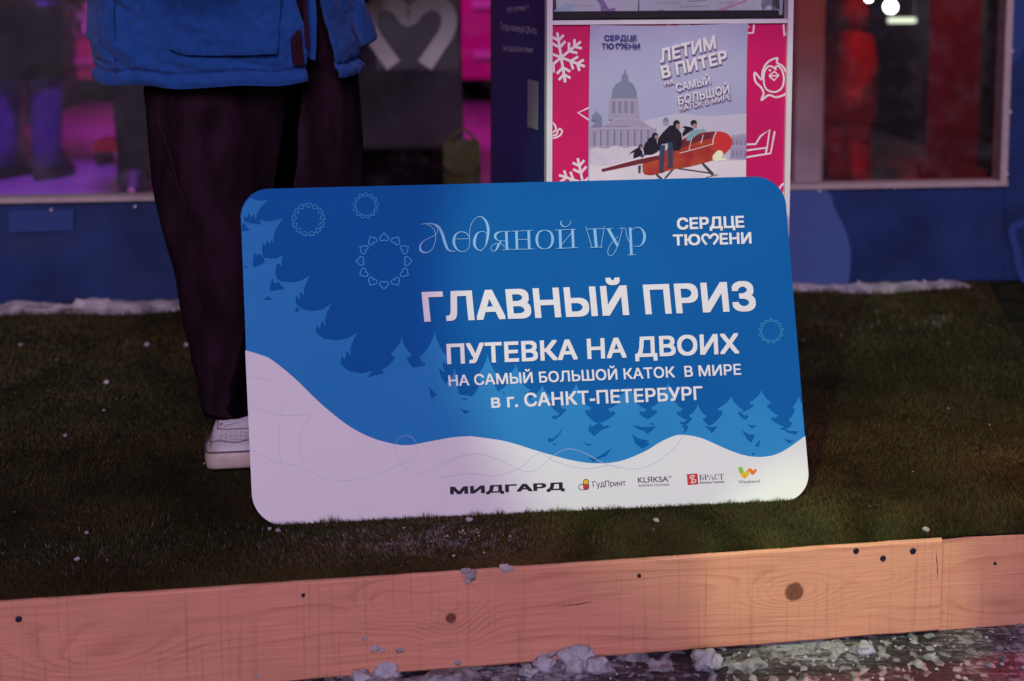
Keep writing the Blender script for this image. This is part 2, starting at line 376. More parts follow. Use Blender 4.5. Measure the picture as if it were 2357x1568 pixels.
# pine planks
def wood_mat(name, knots, seed, base=(.68, .31, .20), dark=(.44, .155, .085)):
    m = bpy.data.materials.new(name); m.use_nodes = True; t = m.node_tree; b = t.nodes['Principled BSDF']; L = t.links.new
    def mth(op, a, bb=None, c=None):
        n = N(t, 'ShaderNodeMath', operation=op)
        for i, x in enumerate((a, bb, c)):
            if x is None: continue
            if isinstance(x, (int, float)): n.inputs[i].default_value = x
            else: L(x, n.inputs[i])
        return n.outputs[0]
    tc = N(t, 'ShaderNodeTexCoord'); sp = N(t, 'ShaderNodeSeparateXYZ'); L(tc.outputs['Object'], sp.inputs[0]); X, Z = sp.outputs[0], sp.outputs[2]
    def nz(scale, detail, sx=1, sz=1, dist=0):
        mp = N(t, 'ShaderNodeMapping'); mp.inputs['Scale'].default_value = (sx, 1, sz); mp.inputs['Location'].default_value = (seed * 3.7, 0, seed)
        L(tc.outputs['Object'], mp.inputs[0]); q = N(t, 'ShaderNodeTexNoise'); q.inputs['Scale'].default_value = scale; q.inputs['Detail'].default_value = detail; q.inputs['Distortion'].default_value = dist
        L(mp.outputs[0], q.inputs[0]); return q.outputs[0]
    g_ = mth('ADD', mth('MULTIPLY', Z, 1.0), mth('MULTIPLY', mth('SUBTRACT', nz(1.6, 2, 1, 5), .5), .16))
    g_ = mth('ADD', g_, mth('MULTIPLY', nz(14, 3, .5, 3), .006))
    core = None
    for (ku, kz, sx, sz, amp, rad) in knots:
        du = mth('DIVIDE', mth('SUBTRACT', X, ku), sx); dz = mth('DIVIDE', mth('SUBTRACT', Z, kz), sz)
        e = mth('POWER', 2.718, mth('MULTIPLY', mth('ADD', mth('MULTIPLY', du, du), mth('MULTIPLY', dz, dz)), -1.0))
        g_ = mth('ADD', g_, mth('MULTIPLY', e, amp))
        if rad:
            a1 = mth('DIVIDE', mth('SUBTRACT', X, ku), rad); a2 = mth('DIVIDE', mth('SUBTRACT', Z, kz), rad)
            d = mth('ADD', mth('SQRT', mth('ADD', mth('MULTIPLY', a1, a1), mth('MULTIPLY', a2, a2))), mth('MULTIPLY', mth('SUBTRACT', nz(90, 2), .5), .35))
            mr = N(t, 'ShaderNodeMapRange'); mr.interpolation_type = 'SMOOTHSTEP'; L(d, mr.inputs[0]); mr.inputs[1].default_value = 1.15; mr.inputs[2].default_value = .8
            core = mr.outputs[0] if core is None else mth('MAXIMUM', core, mr.outputs[0])
    s = mth('FRACT', mth('MULTIPLY', mth('ADD', g_, mth('MULTIPLY', nz(7, 4, .35, 2.2), .035)), 46))
    ring = N(t, 'ShaderNodeValToRGB'); L(s, ring.inputs[0]); el = ring.color_ramp.elements
    el[0].position = 0; el[0].color = (.0, .0, .0, 1); el[1].position = 1; el[1].color = (.0, .0, .0, 1)
    x = el.new(.55); x.color = (.10, .10, .10, 1); x = el.new(.86); x.color = (.62, .62, .62, 1); x = el.new(.93); x.color = (.50, .50, .50, 1)
    band = nz(3, 2, 1, 9); ringv = mth('MULTIPLY', ring.outputs[0], mth('MAXIMUM', mth('MULTIPLY', mth('SUBTRACT', band, .33), 2.7), 0))
    mx = N(t, 'ShaderNodeMix', data_type='RGBA'); mx.inputs[6].default_value = (*base, 1); mx.inputs[7].default_value = (*dark, 1); L(ringv, mx.inputs[0])
    # saw marks across the board and blotches
    saw = nz(1, 3, 150, 3); sawv = N(t, 'ShaderNodeMapRange'); L(saw, sawv.inputs[0]); sawv.inputs[1].default_value = .56; sawv.inputs[2].default_value = .80; sawv.inputs[4].default_value = .5
    m2 = N(t, 'ShaderNodeMix', data_type='RGBA'); L(sawv.outputs[0], m2.inputs[0]); L(mx.outputs[2], m2.inputs[6]); m2.inputs[7].default_value = (.26, .13, .07, 1)
    bl = N(t, 'ShaderNodeMapRange'); L(nz(5, 5, 1, 3), bl.inputs[0]); bl.inputs[1].default_value = .55; bl.inputs[2].default_value = .8; bl.inputs[4].default_value = .5
    m3 = N(t, 'ShaderNodeMix', data_type='RGBA'); L(bl.outputs[0], m3.inputs[0]); L(m2.outputs[2], m3.inputs[6]); m3.inputs[7].default_value = (.42, .20, .10, 1)
    fb = N(t, 'ShaderNodeMapRange'); L(nz(1, 4, 7, 420), fb.inputs[0]); fb.inputs[1].default_value = .35; fb.inputs[2].default_value = .70; fb.inputs[3].default_value = .84; fb.inputs[4].default_value = 1.06
    m5 = N(t, 'ShaderNodeMix', data_type='RGBA', blend_type='MULTIPLY'); m5.inputs[0].default_value = 1; L(m3.outputs[2], m5.inputs[6]); L(fb.outputs[0], m5.inputs[7])
    out = m5.outputs[2]
    if core is not None:
        m4 = N(t, 'ShaderNodeMix', data_type='RGBA'); L(core, m4.inputs[0]); L(out, m4.inputs[6])
        kc = N(t, 'ShaderNodeMix', data_type='RGBA'); L(nz(60, 3, 3, 1), kc.inputs[0]); kc.inputs[6].default_value = (.10, .030, .020, 1); kc.inputs[7].default_value = (.26, .10, .06, 1)
        L(kc.outputs[2], m4.inputs[7]); out = m4.outputs[2]
    L(out, b.inputs['Base Color']); b.inputs['Roughness'].default_value = .7; b.inputs['Specular IOR Level'].default_value = .25
    bp = N(t, 'ShaderNodeBump'); bp.inputs['Strength'].default_value = .35; bp.inputs['Distance'].default_value = .002
    L(mth('SUBTRACT', mth('MULTIPLY', ringv, .6), sawv.outputs[0]), bp.inputs['Height']); L(bp.outputs[0], b.inputs['Normal'])
    return m
def face_uz(u, v, off=0.0):                          # point of the plank's street face, in the plank's own axes
    d = ray(u, v); O = p0 + PN * off; t = (O - CAM).dot(PN) / d.dot(PN); q = CAM + d * t
    return (q - p0).dot(PD), q.z
def plank(u0, u1, zt, zb, off, label, knots, seed, screws):
    w_, th = u1 - u0, .042
    o = None; bm = bmesh.new(); nu = 90
    rows = []
    for i in range(nu + 1):
        u = u0 + w_ * i / nu; a = .0012 * fbm(u * 14, seed); bq = .0015 * fbm(u * 11, seed + 5)
        prof = [(off - .0025 - th, zt - .002), (off - .004, zt + a), (off - .0015, zt + a - .0012), (off, zt - .004 + a), (off + .0004 * fbm(u * 6, 2), (zt + zb) / 2), (off, zb + .004 + bq), (off - .0035, zb + bq), (off - th, zb)]
        rows.append([bm.verts.new((u, -y, z)) for y, z in prof])
    for i in range(nu):
        for k in range(7):
            bm.faces.new((rows[i][k], rows[i][k + 1], rows[i + 1][k + 1], rows[i + 1][k]))
    bm.faces.new(rows[0]); bm.faces.new(rows[-1][::-1])
    bmesh.ops.recalc_face_normals(bm, faces=bm.faces)
    me = bpy.data.meshes.new('timber_plank'); bm.to_mesh(me); bm.free(); me.materials.append(wood_mat('pine_' + str(seed), knots, seed))
    o = bpy.data.objects.new('timber_plank', me); link(o); o.location = p0; o.rotation_euler = (0, 0, PA); tag(o, label, 'plank', 'pine planks along the deck edge')
    for (px, py, r) in screws:
        u, z = face_uz(px, py, off); b = MB(); n = 14; v = []
        for (rr, yy) in ((r, .0), (r, .0012), (r * .72, .0019), (r * .3, .0012), (.0001, .0010)):
            v += [(u + rr * math.cos(6.2832 * k / n), -off - yy, z + rr * math.sin(6.2832 * k / n)) for k in range(n)]
        b.add(v, [(i * n + k, i * n + (k + 1) % n, (i + 1) * n + (k + 1) % n, (i + 1) * n + k) for i in range(4) for k in range(n)])
        mesh('screw', b.v, b.f, M['screw'], o, True, local=True)
    return o
M['crack'] = mat('wood_crack', (.07, .035, .03), .9)
M['screw'] = mat('blued_screw', (.035, .035, .06), .4, metal=.7)
def kn(u, v, *r): return (*face_uz(u, v), *r)
uj, _ = face_uz(2166, 1340)
K1 = [kn(1828, 1363, .085, .034, .13, .0165), kn(1038, 1423, .05, .05, .10, .0088), kn(905, 1400, .06, .035, .07, 0), kn(230, 1520, .12, .05, .08, 0),
      kn(1240, 1545, .2, .03, -.04, 0), kn(330, 1330, .25, .03, .05, 0), kn(2020, 1330, .05, .02, .05, 0), kn(1560, 1400, .16, .03, .04, 0)]
plank(-.55, uj, .0, -.166, .0, 'long pale pine plank with a dark round knot along the front of the turf', K1, 1,
      [(1970, 1268, .0052), (2032, 1285, .0052), (2101, 1268, .0056), (1471, 1325, .0036), (698, 1370, .0034), (43, 1425, .0052)])
plank(uj + .006, uj + 1.6, -.005, -.180, -.013, 'short pine plank butted to the right end of the long knotty plank', [kn(2420, 1450, .12, .03, .06, 0), kn(2300, 1400, .09, .03, .03, 0)], 2,
      [(2290, 1297, .0030), (2405, 1300, .0050)])

_pl = bpy.data.objects['timber_plank']
for cr in ([(1287, 1397), (1305, 1394), (1330, 1391), (1352, 1387), (1366, 1385)], [(2154, 1266), (2157, 1300), (2158, 1335)]):
    b = MB(); P_ = [face_uz(*q) for q in cr]; P_ = catmull([(u, -.0001, z) for u, z in P_], 5); n_ = len(P_)
    b.tube(P_, [.0008 * math.sin(3.14 * (i + .4) / n_) * (1 + .4 * math.sin(i * 2.1)) for i in range(n_)], 6); mesh('crack', b.v, b.f, M['crack'], _pl, True, local=True)
# snow
M['snow'] = mat('old_snow', (.66, .66, .69), .8, var=.10, vs=60, bump=.8, bs=260, spec=.2)
M['snow_grey'] = mat('grey_ice', (.40, .41, .46), .5, var=.25, vs=40, bump=.8, bs=160, spec=.4)
M['snow_chunk'] = mat('snow_chunk', (.38, .39, .44), .7, var=.2, vs=60, bump=.8, bs=200, spec=.3)
M['snow_dim'] = mat('dirty_snow', (.22, .20, .21), .8, color2=(.50, .47, .47), vs=22, bump=.9, bs=120, spec=.2)
def lump(b, c, r, seed, flat=.7, sub=2):
    bm = bmesh.new(); bmesh.ops.create_icosphere(bm, subdivisions=sub, radius=1)
    for v in bm.verts:
        d = 1 + .55 * noise.noise(v.co * 1.2 + Vector((seed, seed * 2.1, 0))) + .30 * abs(noise.noise(v.co * 2.6 + Vector((seed, 3, 0)))) + (.10 * noise.noise(v.co * 7 + Vector((seed, 5, 1))) if sub > 2 else 0)
        v.co *= d
    vs = [Vector(c) + Vector((v.co.x * r, v.co.y * r * .85, v.co.z * r * flat)) for v in bm.verts]
    b.add(vs, [tuple(x.index for x in f.verts) for f in bm.faces]); bm.free()
# individually seen chunks of snow at the foot of the plank
chunks = [(890, 1560, .022, 'egg shaped white snow chunk under the left half of the plank'), (833, 1572, .017, 'low snow chunk cut by the bottom edge left of the egg shaped chunk'),
          (1322, 1530, .026, 'largest pointed snow chunk piled at the foot of the plank'), (1250, 1537, .016, 'rounded snow chunk left of the largest pointed chunk'),
          (1217, 1553, .012, 'small snow chunk in front of the rounded snow chunk'), (1372, 1540, .018, 'flat snow chunk right of the largest pointed chunk'),
          (1625, 1533, .022, 'broad lumpy snow chunk lying on the trodden snow below the round knot'), (1990, 1500, .014, 'icy snow chunk under the four screws near the plank joint')]
for i, (px, py, r, lab) in enumerate(chunks):
    b = MB(); q = gnd(px, py, GZ); lump(b, (0, 0, 0), r, i * 1.7 + 3, .75, 4)
    o = mesh('snow_chunk', b.v, b.f, M['snow_chunk'], None, True); o.location = (q.x, q.y, GZ + r * .45)
    tag(o, lab, 'snow chunk', 'snow chunks at the foot of the plank')
# loose snow lying along the plank foot
b = MB(); nx, ny = 420, 46; V = []
for i in range(nx):
    for j in range(ny):
        u = .40 + 1.6 * i / (nx - 1); v = -.24 + .262 * j / (ny - 1); q = deck(u, v)
        h_ = max(0, fbm(q.x * 7, q.y * 12, 1, 6) * .5 + .02 - .33 * abs((v + .05) / .12) + (.12 if u < .95 else 0)) * .042 + max(0, fbm(q.x * 60, q.y * 60, 4, 5) + .15) * .009 - .0035
        V.append((q.x, q.y, GZ + h_))
Fc = [(i * ny + j, (i + 1) * ny + j, (i + 1) * ny + j + 1, i * ny + j + 1) for i in range(nx - 1) for j in range(ny - 1)]
M['loose'] = mat('trodden_ice', (.10, .10, .125), .6, color2=(.42, .43, .48), vs=55, bump=1.0, bs=300, spec=.3)
o = mesh('loose_snow', V, Fc, M['loose'], None, True); tag(o, 'loose grey snow and ice heaped along the foot of the planks', 'snow', kind='stuff')
b = MB()
for i in range(130):
    u = rnd.uniform(.3, 1.75); v = -abs(rnd.gauss(0, .09)) - .005; q = deck(u, v); r = rnd.uniform(.0010, .0038) * (1.6 if rnd.random() < .15 else 1)
    if u < .75 and rnd.random() < .4: continue
    lump(b, (q.x, q.y, GZ + r * .5), r, rnd.random() * 60, .7, 1)
tag(b.build('snow_crumbs', M['snow_grey'], None, True), 'small broken crumbs of snow scattered below the planks', 'snow', kind='stuff')
# crumbs lying on the turf
b = MB()
for i in range(90):
    px, py = rnd.uniform(0, 2357), rnd.uniform(720, 1300)
    if rnd.random() < .45: px, py = rnd.gauss(1040, 80), rnd.gauss(1240, 18)
    q = gnd(px, py)
    if (q - p0).dot(-PN) < .02: continue
    r = rnd.choice((.0008, .0009, .0010, .0012, .0015, .0022)) * (1 if q.y < 2.6 else 1.3)
    lump(b, (q.x, q.y, .005), r, rnd.random() * 60, .6, 2)
for (px, py, r) in ((178, 1296, .0045), (200, 1235, .004), (1510, 1206, .005), (640, 1230, .0045), (620, 1226, .004), (2130, 1228, .006), (1080, 1205, .006), (430, 800, .007), (48, 800, .006), (150, 1010, .004), (650, 798, .006), (338, 799, .007), (245, 886, .006)):
    q = gnd(px, py); lump(b, (q.x, q.y, .007), r, px, .7, 2)
tag(b.build('snow_specks', M['snow_dim'], None, True), 'white specks of snow dropped over the artificial turf', 'snow', kind='stuff')
# smears of snow stuck on the plank
b = MB()
for (px, py, r) in ((1075, 1315, .007), (1083, 1326, .0085), (1077, 1338, .006), (1066, 1314, .005), (1092, 1318, .005), (1166, 1308, .0085), (1156, 1305, .006), (1176, 1309, .006), (862, 1493, .008), (880, 1497, .005), (920, 1497, .006), (1270, 1505, .007), (1054, 1526, .006), (840, 1470, .004), (590, 1556, .004)):
    u, z = face_uz(px, py); c = p0 + PD * u + Vector((0, 0, z)) + PN * .0002
    bm = bmesh.new(); bmesh.ops.create_icosphere(bm, subdivisions=2, radius=1)
    vs = []
    for v in bm.verts:
        d = 1 + .6 * noise.noise(v.co * 1.6 + Vector((px, py, 0)))
        vs.append(c + PD * v.co.x * r * d + Vector((0, 0, v.co.z * r * d * .8)) + PN * v.co.y * .0009)
    b.add(vs, [tuple(x.index for x in f.verts) for f in bm.faces]); bm.free()
tag(b.build('snow_smears', M['snow_dim'], None, True), 'thin smears of snow pressed on the face of the long plank', 'snow', kind='stuff')

# ---------------------------------------------------------------- prize board
bl, br_ = gnd(583, 1213, -.001), gnd(1865, 1152, -.001)
BX = (br_ - bl).normalized(); BB = Vector((-BX.y, BX.x, 0)); TILT = R(10.5)
BU = Vector((0, 0, math.cos(TILT))) + BB * math.sin(TILT)
BP = Plane(bl, BX, BU)
board = thing('prize_board', (bl + br_) / 2, 'big blue winter sweepstake board with white lettering, leaning in the middle of the turf', 'sign board')
def rounded(c4, rad, n=12):
    """quad (photo units) with rounded corners"""
    out = []; m = len(c4)
    for i in range(m):
        a, b_, c_ = Vector(c4[i - 1]), Vector(c4[i]), Vector(c4[(i + 1) % m]); r = rad[i]
        s = b_ + (a - b_).normalized() * r; e = b_ + (c_ - b_).normalized() * r
        for k in range(n + 1):
            t = k / n; kk = .5523                     # cubic that follows a circle
            q1, q2 = s + (b_ - s) * kk, e + (b_ - e) * kk
            out.append(s * (1 - t) ** 3 + q1 * 3 * t * (1 - t) ** 2 + q2 * 3 * t * t * (1 - t) + e * t ** 3)
    return [(p.x, p.y) for p in out]
CORN = [(551.2, 436.3), (1804, 405), (1865, 1152), (583, 1213)]
OUT = rounded(CORN, [66, 68, 66, 78])
fr = [BP.p(x, y, 0) for x, y in OUT]; bk = [BP.p(x, y, -.006) for x, y in OUT]; m_ = len(OUT)
mesh('panel', fr + bk, [tuple(range(m_, 2 * m_))] + [(i, (i + 1) % m_, m_ + (i + 1) % m_, m_ + i) for i in range(m_)] , M['board_edge'], board)
A = Art(BP, board)
A.poly('blue_print', [OUT], M['print_blue'], 1)
# light blue spruces
def conifer(x, y, h, w_, seed, lean=0.0, tiers=4):
    rr = random.Random(seed); L = []; Rr = []
    for side, arr in ((-1, L), (1, Rr)):
        px, py = 0, 0
        for k in range(1, tiers + 1):
            f = (k / tiers) ** .82 * rr.uniform(.92, 1.08); tx = w_ * f; ty = h * (k / tiers) * rr.uniform(.80, .92)
            for q in range(1, 7):                     # flaring curve out to the raised branch tip
                t = q / 7; arr.append((side * (px + (tx - px) * t ** 1.55), py + (ty - py) * t ** .93))
            arr.append((side * tx, ty - h * .018))
            bx, by = tx * .58, ty + h * .012
            arr.append((side * (tx * .86), ty + h * .012)); arr.append((side * (tx * .78), ty + h * .045)); arr.append((side * tx * .70, ty + h * .012))
            arr.append((side * bx, by + h * .035)); px, py = bx * .9, by
    arr = [(0, 0)] + Rr + [(w_ * .5, h), (-w_ * .5, h)] + L[::-1]
    ca, sa = math.cos(lean), math.sin(lean)
    return [(x + a * ca - b_ * sa, y + a * sa + b_ * ca) for a, b_ in arr]
left_tree = [(72, 345), (66, 300), (84, 235), (133, 166), (205, 187), (275, 185), (222, 228), (190, 280), (178, 332), (290, 345), (388, 322), (338, 385), (312, 455), (318, 515), (298, 478), (284, 522), (266, 482), (250, 524), (232, 500), (226, 560), (236, 618), (330, 625), (388, 597), (372, 645), (383, 692), (356, 660), (336, 668), (326, 725), (338, 775), (372, 795), (450, 805), (520, 790), (587, 752), (556, 812), (540, 862), (546, 905), (516, 872), (508, 930), (486, 900), (478, 962), (520, 1000), (600, 1020), (690, 1005), (748, 962), (716, 1030), (700, 1085), (708, 1130), (676, 1092), (664, 1155), (640, 1120), (632, 1180), (690, 1225), (790, 1240), (880, 1222), (946, 1180), (908, 1252), (890, 1310), (900, 1362), (866, 1318), (852, 1390), (826, 1352), (820, 1420), (880, 1470), (980, 1490), (1060, 1470), (1000, 1540), (980, 1600), (960, 1740), (300, 1560), (110, 1400)]
lt = [cF(p) for p in left_tree]
A.poly('spruce_print', [lt], M['print_light'], 3)
A.poly('spruce_shade_print', [[(88, 296), (112, 318), (130, 276), (146, 312), (168, 284), (178, 332), (205, 332), (224, 368), (150, 358), (95, 345)], [(80, 356), (98, 360), (110, 385), (138, 408), (74, 418)],
       [(160, 690), (157, 640), (172, 572), (186, 600), (208, 585), (240, 618), (250, 645), (215, 672)], [(226, 560), (232, 500), (250, 524), (266, 482), (284, 522), (298, 478), (318, 515), (300, 570), (262, 610)],
       [(284, 870), (288, 820), (304, 770), (322, 812), (350, 800), (398, 852), (340, 862)], [(240, 936), (262, 904), (312, 932)], [(474, 1032), (484, 984), (514, 1012)], [(92, 690), (102, 672), (120, 690)]], M['print_blue'], 4, cF)
trees = [cF((1280, 1210)) + (190, 74), cF((1530, 1165)) + (300, 104)]
SP = [(1225, 350, 'q', 260, 78), (1468, 440, 'q', 180, 62), (945, 470, 'q', 230, 64)]
for (qx, qy, _, h, w_) in SP: trees.append(cQ((qx, qy)) + (h, w_))
for (gx, gy, h, w_) in ((645, 955, 150, 66), (790, 1070, 120, 66), (980, 1060, 140, 66), (1270, 1080, 130, 84), (1490, 1055, 140, 66), (1655, 1178, 100, 52), (1840, 1132, 120, 72), (2008, 1098, 140, 78), (2216, 1128, 130, 40)):
    trees.append(cG((gx, gy)) + (h, w_))
rb = (1851.0, 990); T = []
for i, (x, y, h, w_) in enumerate(trees):
    P_ = conifer(x, y, h, w_, i + 11, lean=.04, tiers=4 if h > 120 else 3)
    edge = lambda yy: 1804 + (yy - 405) * (61 / 747) - 1.5
    P_ = [(min(px, edge(py)), py) for px, py in P_]
    T.append(P_)
A.poly('spruce_print', T, M['print_light'], 5)
band = [(640, 900), (720, 905), (800, 880), (880, 860), (930, 850), (975, 842), (1012, 858), (1040, 905), (1100, 915), (1150, 900), (1190, 930), (1225, 975), (1265, 962), (1300, 975), (1330, 960), (1372, 988), (1410, 1005), (1445, 985), (1480, 970), (1520, 985), (1550, 968), (1590, 985), (1640, 985), (1680, 970), (1716, 985), (1752, 965), (1800, 990), (1838, 975), (1849, 980), (1852, 1020), (1700, 1080), (1300, 1075), (1000, 1030), (800, 1020)]
A.poly('spruce_print', [band], M['print_light'], 7)
sh = []
for pts in ([(720, 625), (752, 668), (790, 708), (742, 735)], [(762, 770), (784, 750), (775, 768)], [(994, 735), (1060, 735), (1030, 752)], [(988, 815), (1020, 835), (1080, 842), (1028, 872)], [(960, 590), (980, 610), (1010, 640), (1080, 640), (1110, 632), (1050, 680), (978, 705)], [(806, 478), (850, 510), (905, 540), (868, 612), (830, 560)]): sh.append([cQ(p) for p in pts])
for pts in ([(758, 12), (735, 62), (690, 108), (664, 112), (662, 84), (692, 90), (730, 55)], [(690, 122), (718, 114), (700, 130)], [(915, 8), (950, 25), (1030, 10), (985, 40), (945, 72), (910, 40)], [(874, 108), (910, 122), (948, 122), (905, 132)], [(1050, 146), (1020, 195), (968, 215), (940, 232), (910, 204), (950, 212), (1000, 182)],
            [(1178, 60), (1215, 88), (1282, 102), (1262, 112), (1288, 120), (1240, 152), (1196, 118)], [(1180, 6), (1240, 18), (1328, 14), (1270, 62), (1248, 40), (1215, 30)], [(1478, 8), (1522, 10), (1512, 40), (1490, 58), (1500, 30)], [(1622, 8), (1662, 18), (1700, 14), (1668, 56)], [(1852, 38), (1895, 62), (1932, 68), (1908, 114), (1880, 90)], [(1964, 94), (1956, 138), (1928, 134)], [(1908, 180), (1935, 172), (1922, 192)], [(1884, 2), (1940, 12), (1910, 28)],
            [(2096, 22), (2140, 40), (2196, 44), (2180, 66), (2130, 50)], [(2106, 84), (2140, 98), (2172, 100), (2140, 118)]): sh.append([cI(p) for p in pts])
A.poly('spruce_shade_print', sh, M['print_blue'], 9)
# snow hills
hl = [(564.8, 806)] + [cF(p) for p in ((200, 1342), (300, 1385))] + [(680, 872), (740, 930), (800, 978), (850, 1005)] + [cH(p) for p in ((1340, 740), (1500, 757), (1700, 722), (1900, 687), (2050, 677))] + [cI(p) for p in ((200, 75), (400, 105), (600, 165), (800, 220), (950, 240), (1100, 228), (1250, 170), (1350, 110), (1430, 74), (1490, 66), (1600, 85), (1750, 150), (1870, 192), (1990, 200), (2100, 168))] + [(1852.6, 1003)]
hl = [(p.x, p.y) for p in catmull(hl, 6)]
ring_ = OUT[:]; lower = [p for p in ring_ if p[1] > 1010]          # right edge down, round the bottom, back up the left edge
A.poly('snow_hill_print', [hl + lower], M['print_white'], 11)
# thin loops drawn over the snow
A.lines('loop_line_print', [[(100, 790, 3), (200, 850, 3), (360, 915, 3), (500, 935, 3), (640, 1000, 3), (750, 1052, 3), (900, 1074, 3), (1150, 1040, 3), (1450, 920, 3), (1560, 850, 3), (1582, 770, 3), (1540, 695, 3), (1480, 672, 3), (1410, 700, 3), (1382, 790, 3), (1420, 900, 3), (1540, 1000, 3), (1680, 985, 3), (1900, 890, 3), (2060, 838, 3)],
                            [(650, 470, 3), (560, 620, 3), (535, 780, 3), (570, 920, 3)], [(385, 380, 3), (355, 560, 3), (350, 740, 3), (365, 910, 3)], [(80, 375, 3), (230, 460, 3), (400, 492, 3), (560, 488, 3), (650, 462, 3)], [(75, 155, 3), (200, 165, 3), (330, 190, 3)]], M['ink_thread'], 13, cH)
A.lines('loop_line_print', [[(0, 330, 3), (180, 302, 3), (320, 316, 3), (480, 272, 3), (605, 176, 3), (700, 225, 3), (880, 272, 3), (1040, 252, 3), (1180, 275, 3), (1300, 245, 3), (1420, 160, 3), (1490, 75, 3)],
                            [(0, 245, 3), (110, 200, 3), (240, 182, 3), (380, 225, 3), (500, 282, 3), (590, 280, 3), (690, 195, 3), (780, 152, 3), (880, 175, 3), (1000, 238, 3), (1100, 270, 3)]], M['ink_thread'], 14, cI)
# rings of little hearts
def heart(n=22):
    o = []
    for i in range(n):
        t = 6.28318 * i / n; o.append((16 * math.sin(t) ** 3 / 17, -(13 * math.cos(t) - 5 * math.cos(2 * t) - 2 * math.cos(3 * t) - math.cos(4 * t)) / 17))
    return o
def heart_ring(c, cx, cy, rad, size, n, outward, w_, layer, rot=0.0):
    T = []
    for k in range(n):
        a = 6.28318 * k / n + rot
        px, py = cx + rad * math.sin(a), cy - rad * math.cos(a); th = a + (math.pi if outward else 0)
        T.append([(px + size * (x * math.cos(th) - y * math.sin(th)), py + size * (x * math.sin(th) + y * math.cos(th))) for x, y in heart()])
    A.lines('heart_ring_print', T, M['ink_line'], layer, c, w_, closed=True, n=2)
heart_ring(cF, 577, 330, 108, 22, 13, False, 6.2, 13)
heart_ring(cF, 1008, 225, 84, 17, 13, True, 5.2, 13)
heart_ring(cF, 1147, 642, 178, 36, 12, True, 9, 13)
heart_ring(cG, 2060, 773, 60, 11, 13, True, 3, 13)
# lettering
A.text('headline_lettering', [('ГЛАВНЫЙ ПРИЗ', cG, (135, 721), (1979, 660), (119, 556), .030)], M['ink_white'], 14)
A.text('prize_lettering', [('ПУТЕВКА НА ДВОИХ', cG, (262, 957), (1885, 897), (257, 844), .026)], M['ink_white'], 14)
A.text('prize_lettering', [('НА САМЫЙ БОЛЬШОЙ КАТОК  В МИРЕ', cG, (272, 1079), (1895, 1015), (267, 1018), .018)], M['ink_white'], 14)
A.text('prize_lettering', [('в г. САНКТ-ПЕТЕРБУРГ', cG, (508, 1200), (1683, 1154), (503, 1124), .022)], M['ink_white'], 14)
A.text('park_logo', [('СЕРДЦЕ', cG, (1539, 210), (1912, 198), (1536, 144), .032), ('ТЮ', cG, (1517, 299), (1668, 295), (1514, 237), .032), ('ЕНИ', cG, (1776, 293), (1952, 287), (1773, 229), .032)], M['ink_white'], 14)
def open_heart(cx, cy, sx, sy, w_, lean=-.03):
    pts = [(-.46, 1.0), (-.95, .18), (-.98, -.35), (-.62, -.66), (-.25, -.5), (0, -.08), (.25, -.5), (.62, -.66), (.98, -.35), (.95, .18), (.46, 1.0)]
    return [(cx + x * sx, cy + y * sy + x * sx * lean, w_) for x, y in pts]
A.lines('park_logo', [open_heart(1721, 258, 42, 34, 13)], M['ink_white'], 14, cG)
# the thin display script
st = []
s_ = lambda *p: st.append([(x, y, max(w_ * 1.05, 6.0)) for x, y, w_ in p])
s_((50, 160, 3), (100, 155, 6), (170, 158, 10), (220, 185, 18), (255, 250, 25), (280, 330, 26), (305, 395, 22), (335, 422, 9), (380, 425, 4))          # Л
s_((95, 158, 3), (160, 190, 4), (188, 250, 4), (190, 320, 4), (165, 395, 5), (120, 432, 9), (80, 437, 14), (45, 415, 20), (42, 370, 16), (75, 325, 7), (140, 292, 4), (195, 262, 4), (212, 215, 4), (185, 168, 3))
s_((385, 304, 4), (515, 300, 5), (505, 260, 8), (470, 238, 9), (430, 236, 8), (390, 262, 16), (370, 320, 26), (385, 385, 20), (425, 422, 8), (470, 428, 4), (512, 400, 4), (527, 340, 4), (524, 260, 4), (535, 180, 5), (570, 115, 5), (615, 88, 6), (655, 95, 12), (690, 140, 20), (708, 215, 25), (700, 300, 22), (680, 375, 8), (640, 415, 6))       # ед
s_((650, 420, 5), (605, 410, 10), (575, 365, 24), (575, 310, 26), (598, 255, 16), (635, 232, 6), (672, 235, 5), (694, 250, 4))
s_((925, 230, 4), (840, 232, 6), (790, 250, 20), (776, 285, 22), (800, 318, 8), (850, 325, 4), (875, 325, 4)); s_((885, 230, 24), (892, 408, 24)); s_((850, 412, 4), (938, 406, 4))    # я
s_((835, 325, 8), (810, 360, 22), (790, 405, 14), (760, 425, 6), (735, 405, 5), (745, 370, 5), (790, 350, 4), (840, 355, 4), (870, 385, 4))
s_((985, 228, 24), (990, 404, 24)); s_((1104, 223, 24), (1110, 400, 24)); s_((935, 230, 4), (1145, 220, 4)); s_((945, 408, 4), (1155, 402, 4)); s_((990, 312, 4), (1105, 307, 4))   # н
s_((1262, 218, 5), (1205, 240, 16), (1184, 310, 25), (1205, 380, 16), (1262, 402, 5), (1318, 378, 16), (1340, 308, 25), (1318, 238, 16), (1262, 218, 5))     # о
s_((1412, 216, 25), (1418, 395, 25)); s_((1535, 210, 25), (1542, 390, 25)); s_((1365, 218, 4), (1572, 209, 4)); s_((1378, 398, 4), (1585, 389, 4)); s_((1428, 362, 4), (1530, 238, 4))    # й
s_((1430, 126, 4), (1418, 150, 12), (1440, 180, 10), (1475, 183, 6), (1508, 160, 4), (1517, 126, 4))
s_((1752, 204, 27), (1768, 386, 27)); s_((1680, 208, 5), (1835, 203, 5)); s_((1665, 182, 4), (1684, 250, 6), (1725, 386, 3)); s_((1844, 180, 4), (1836, 250, 5), (1812, 383, 3)); s_((1706, 389, 4), (1830, 383, 4))    # т
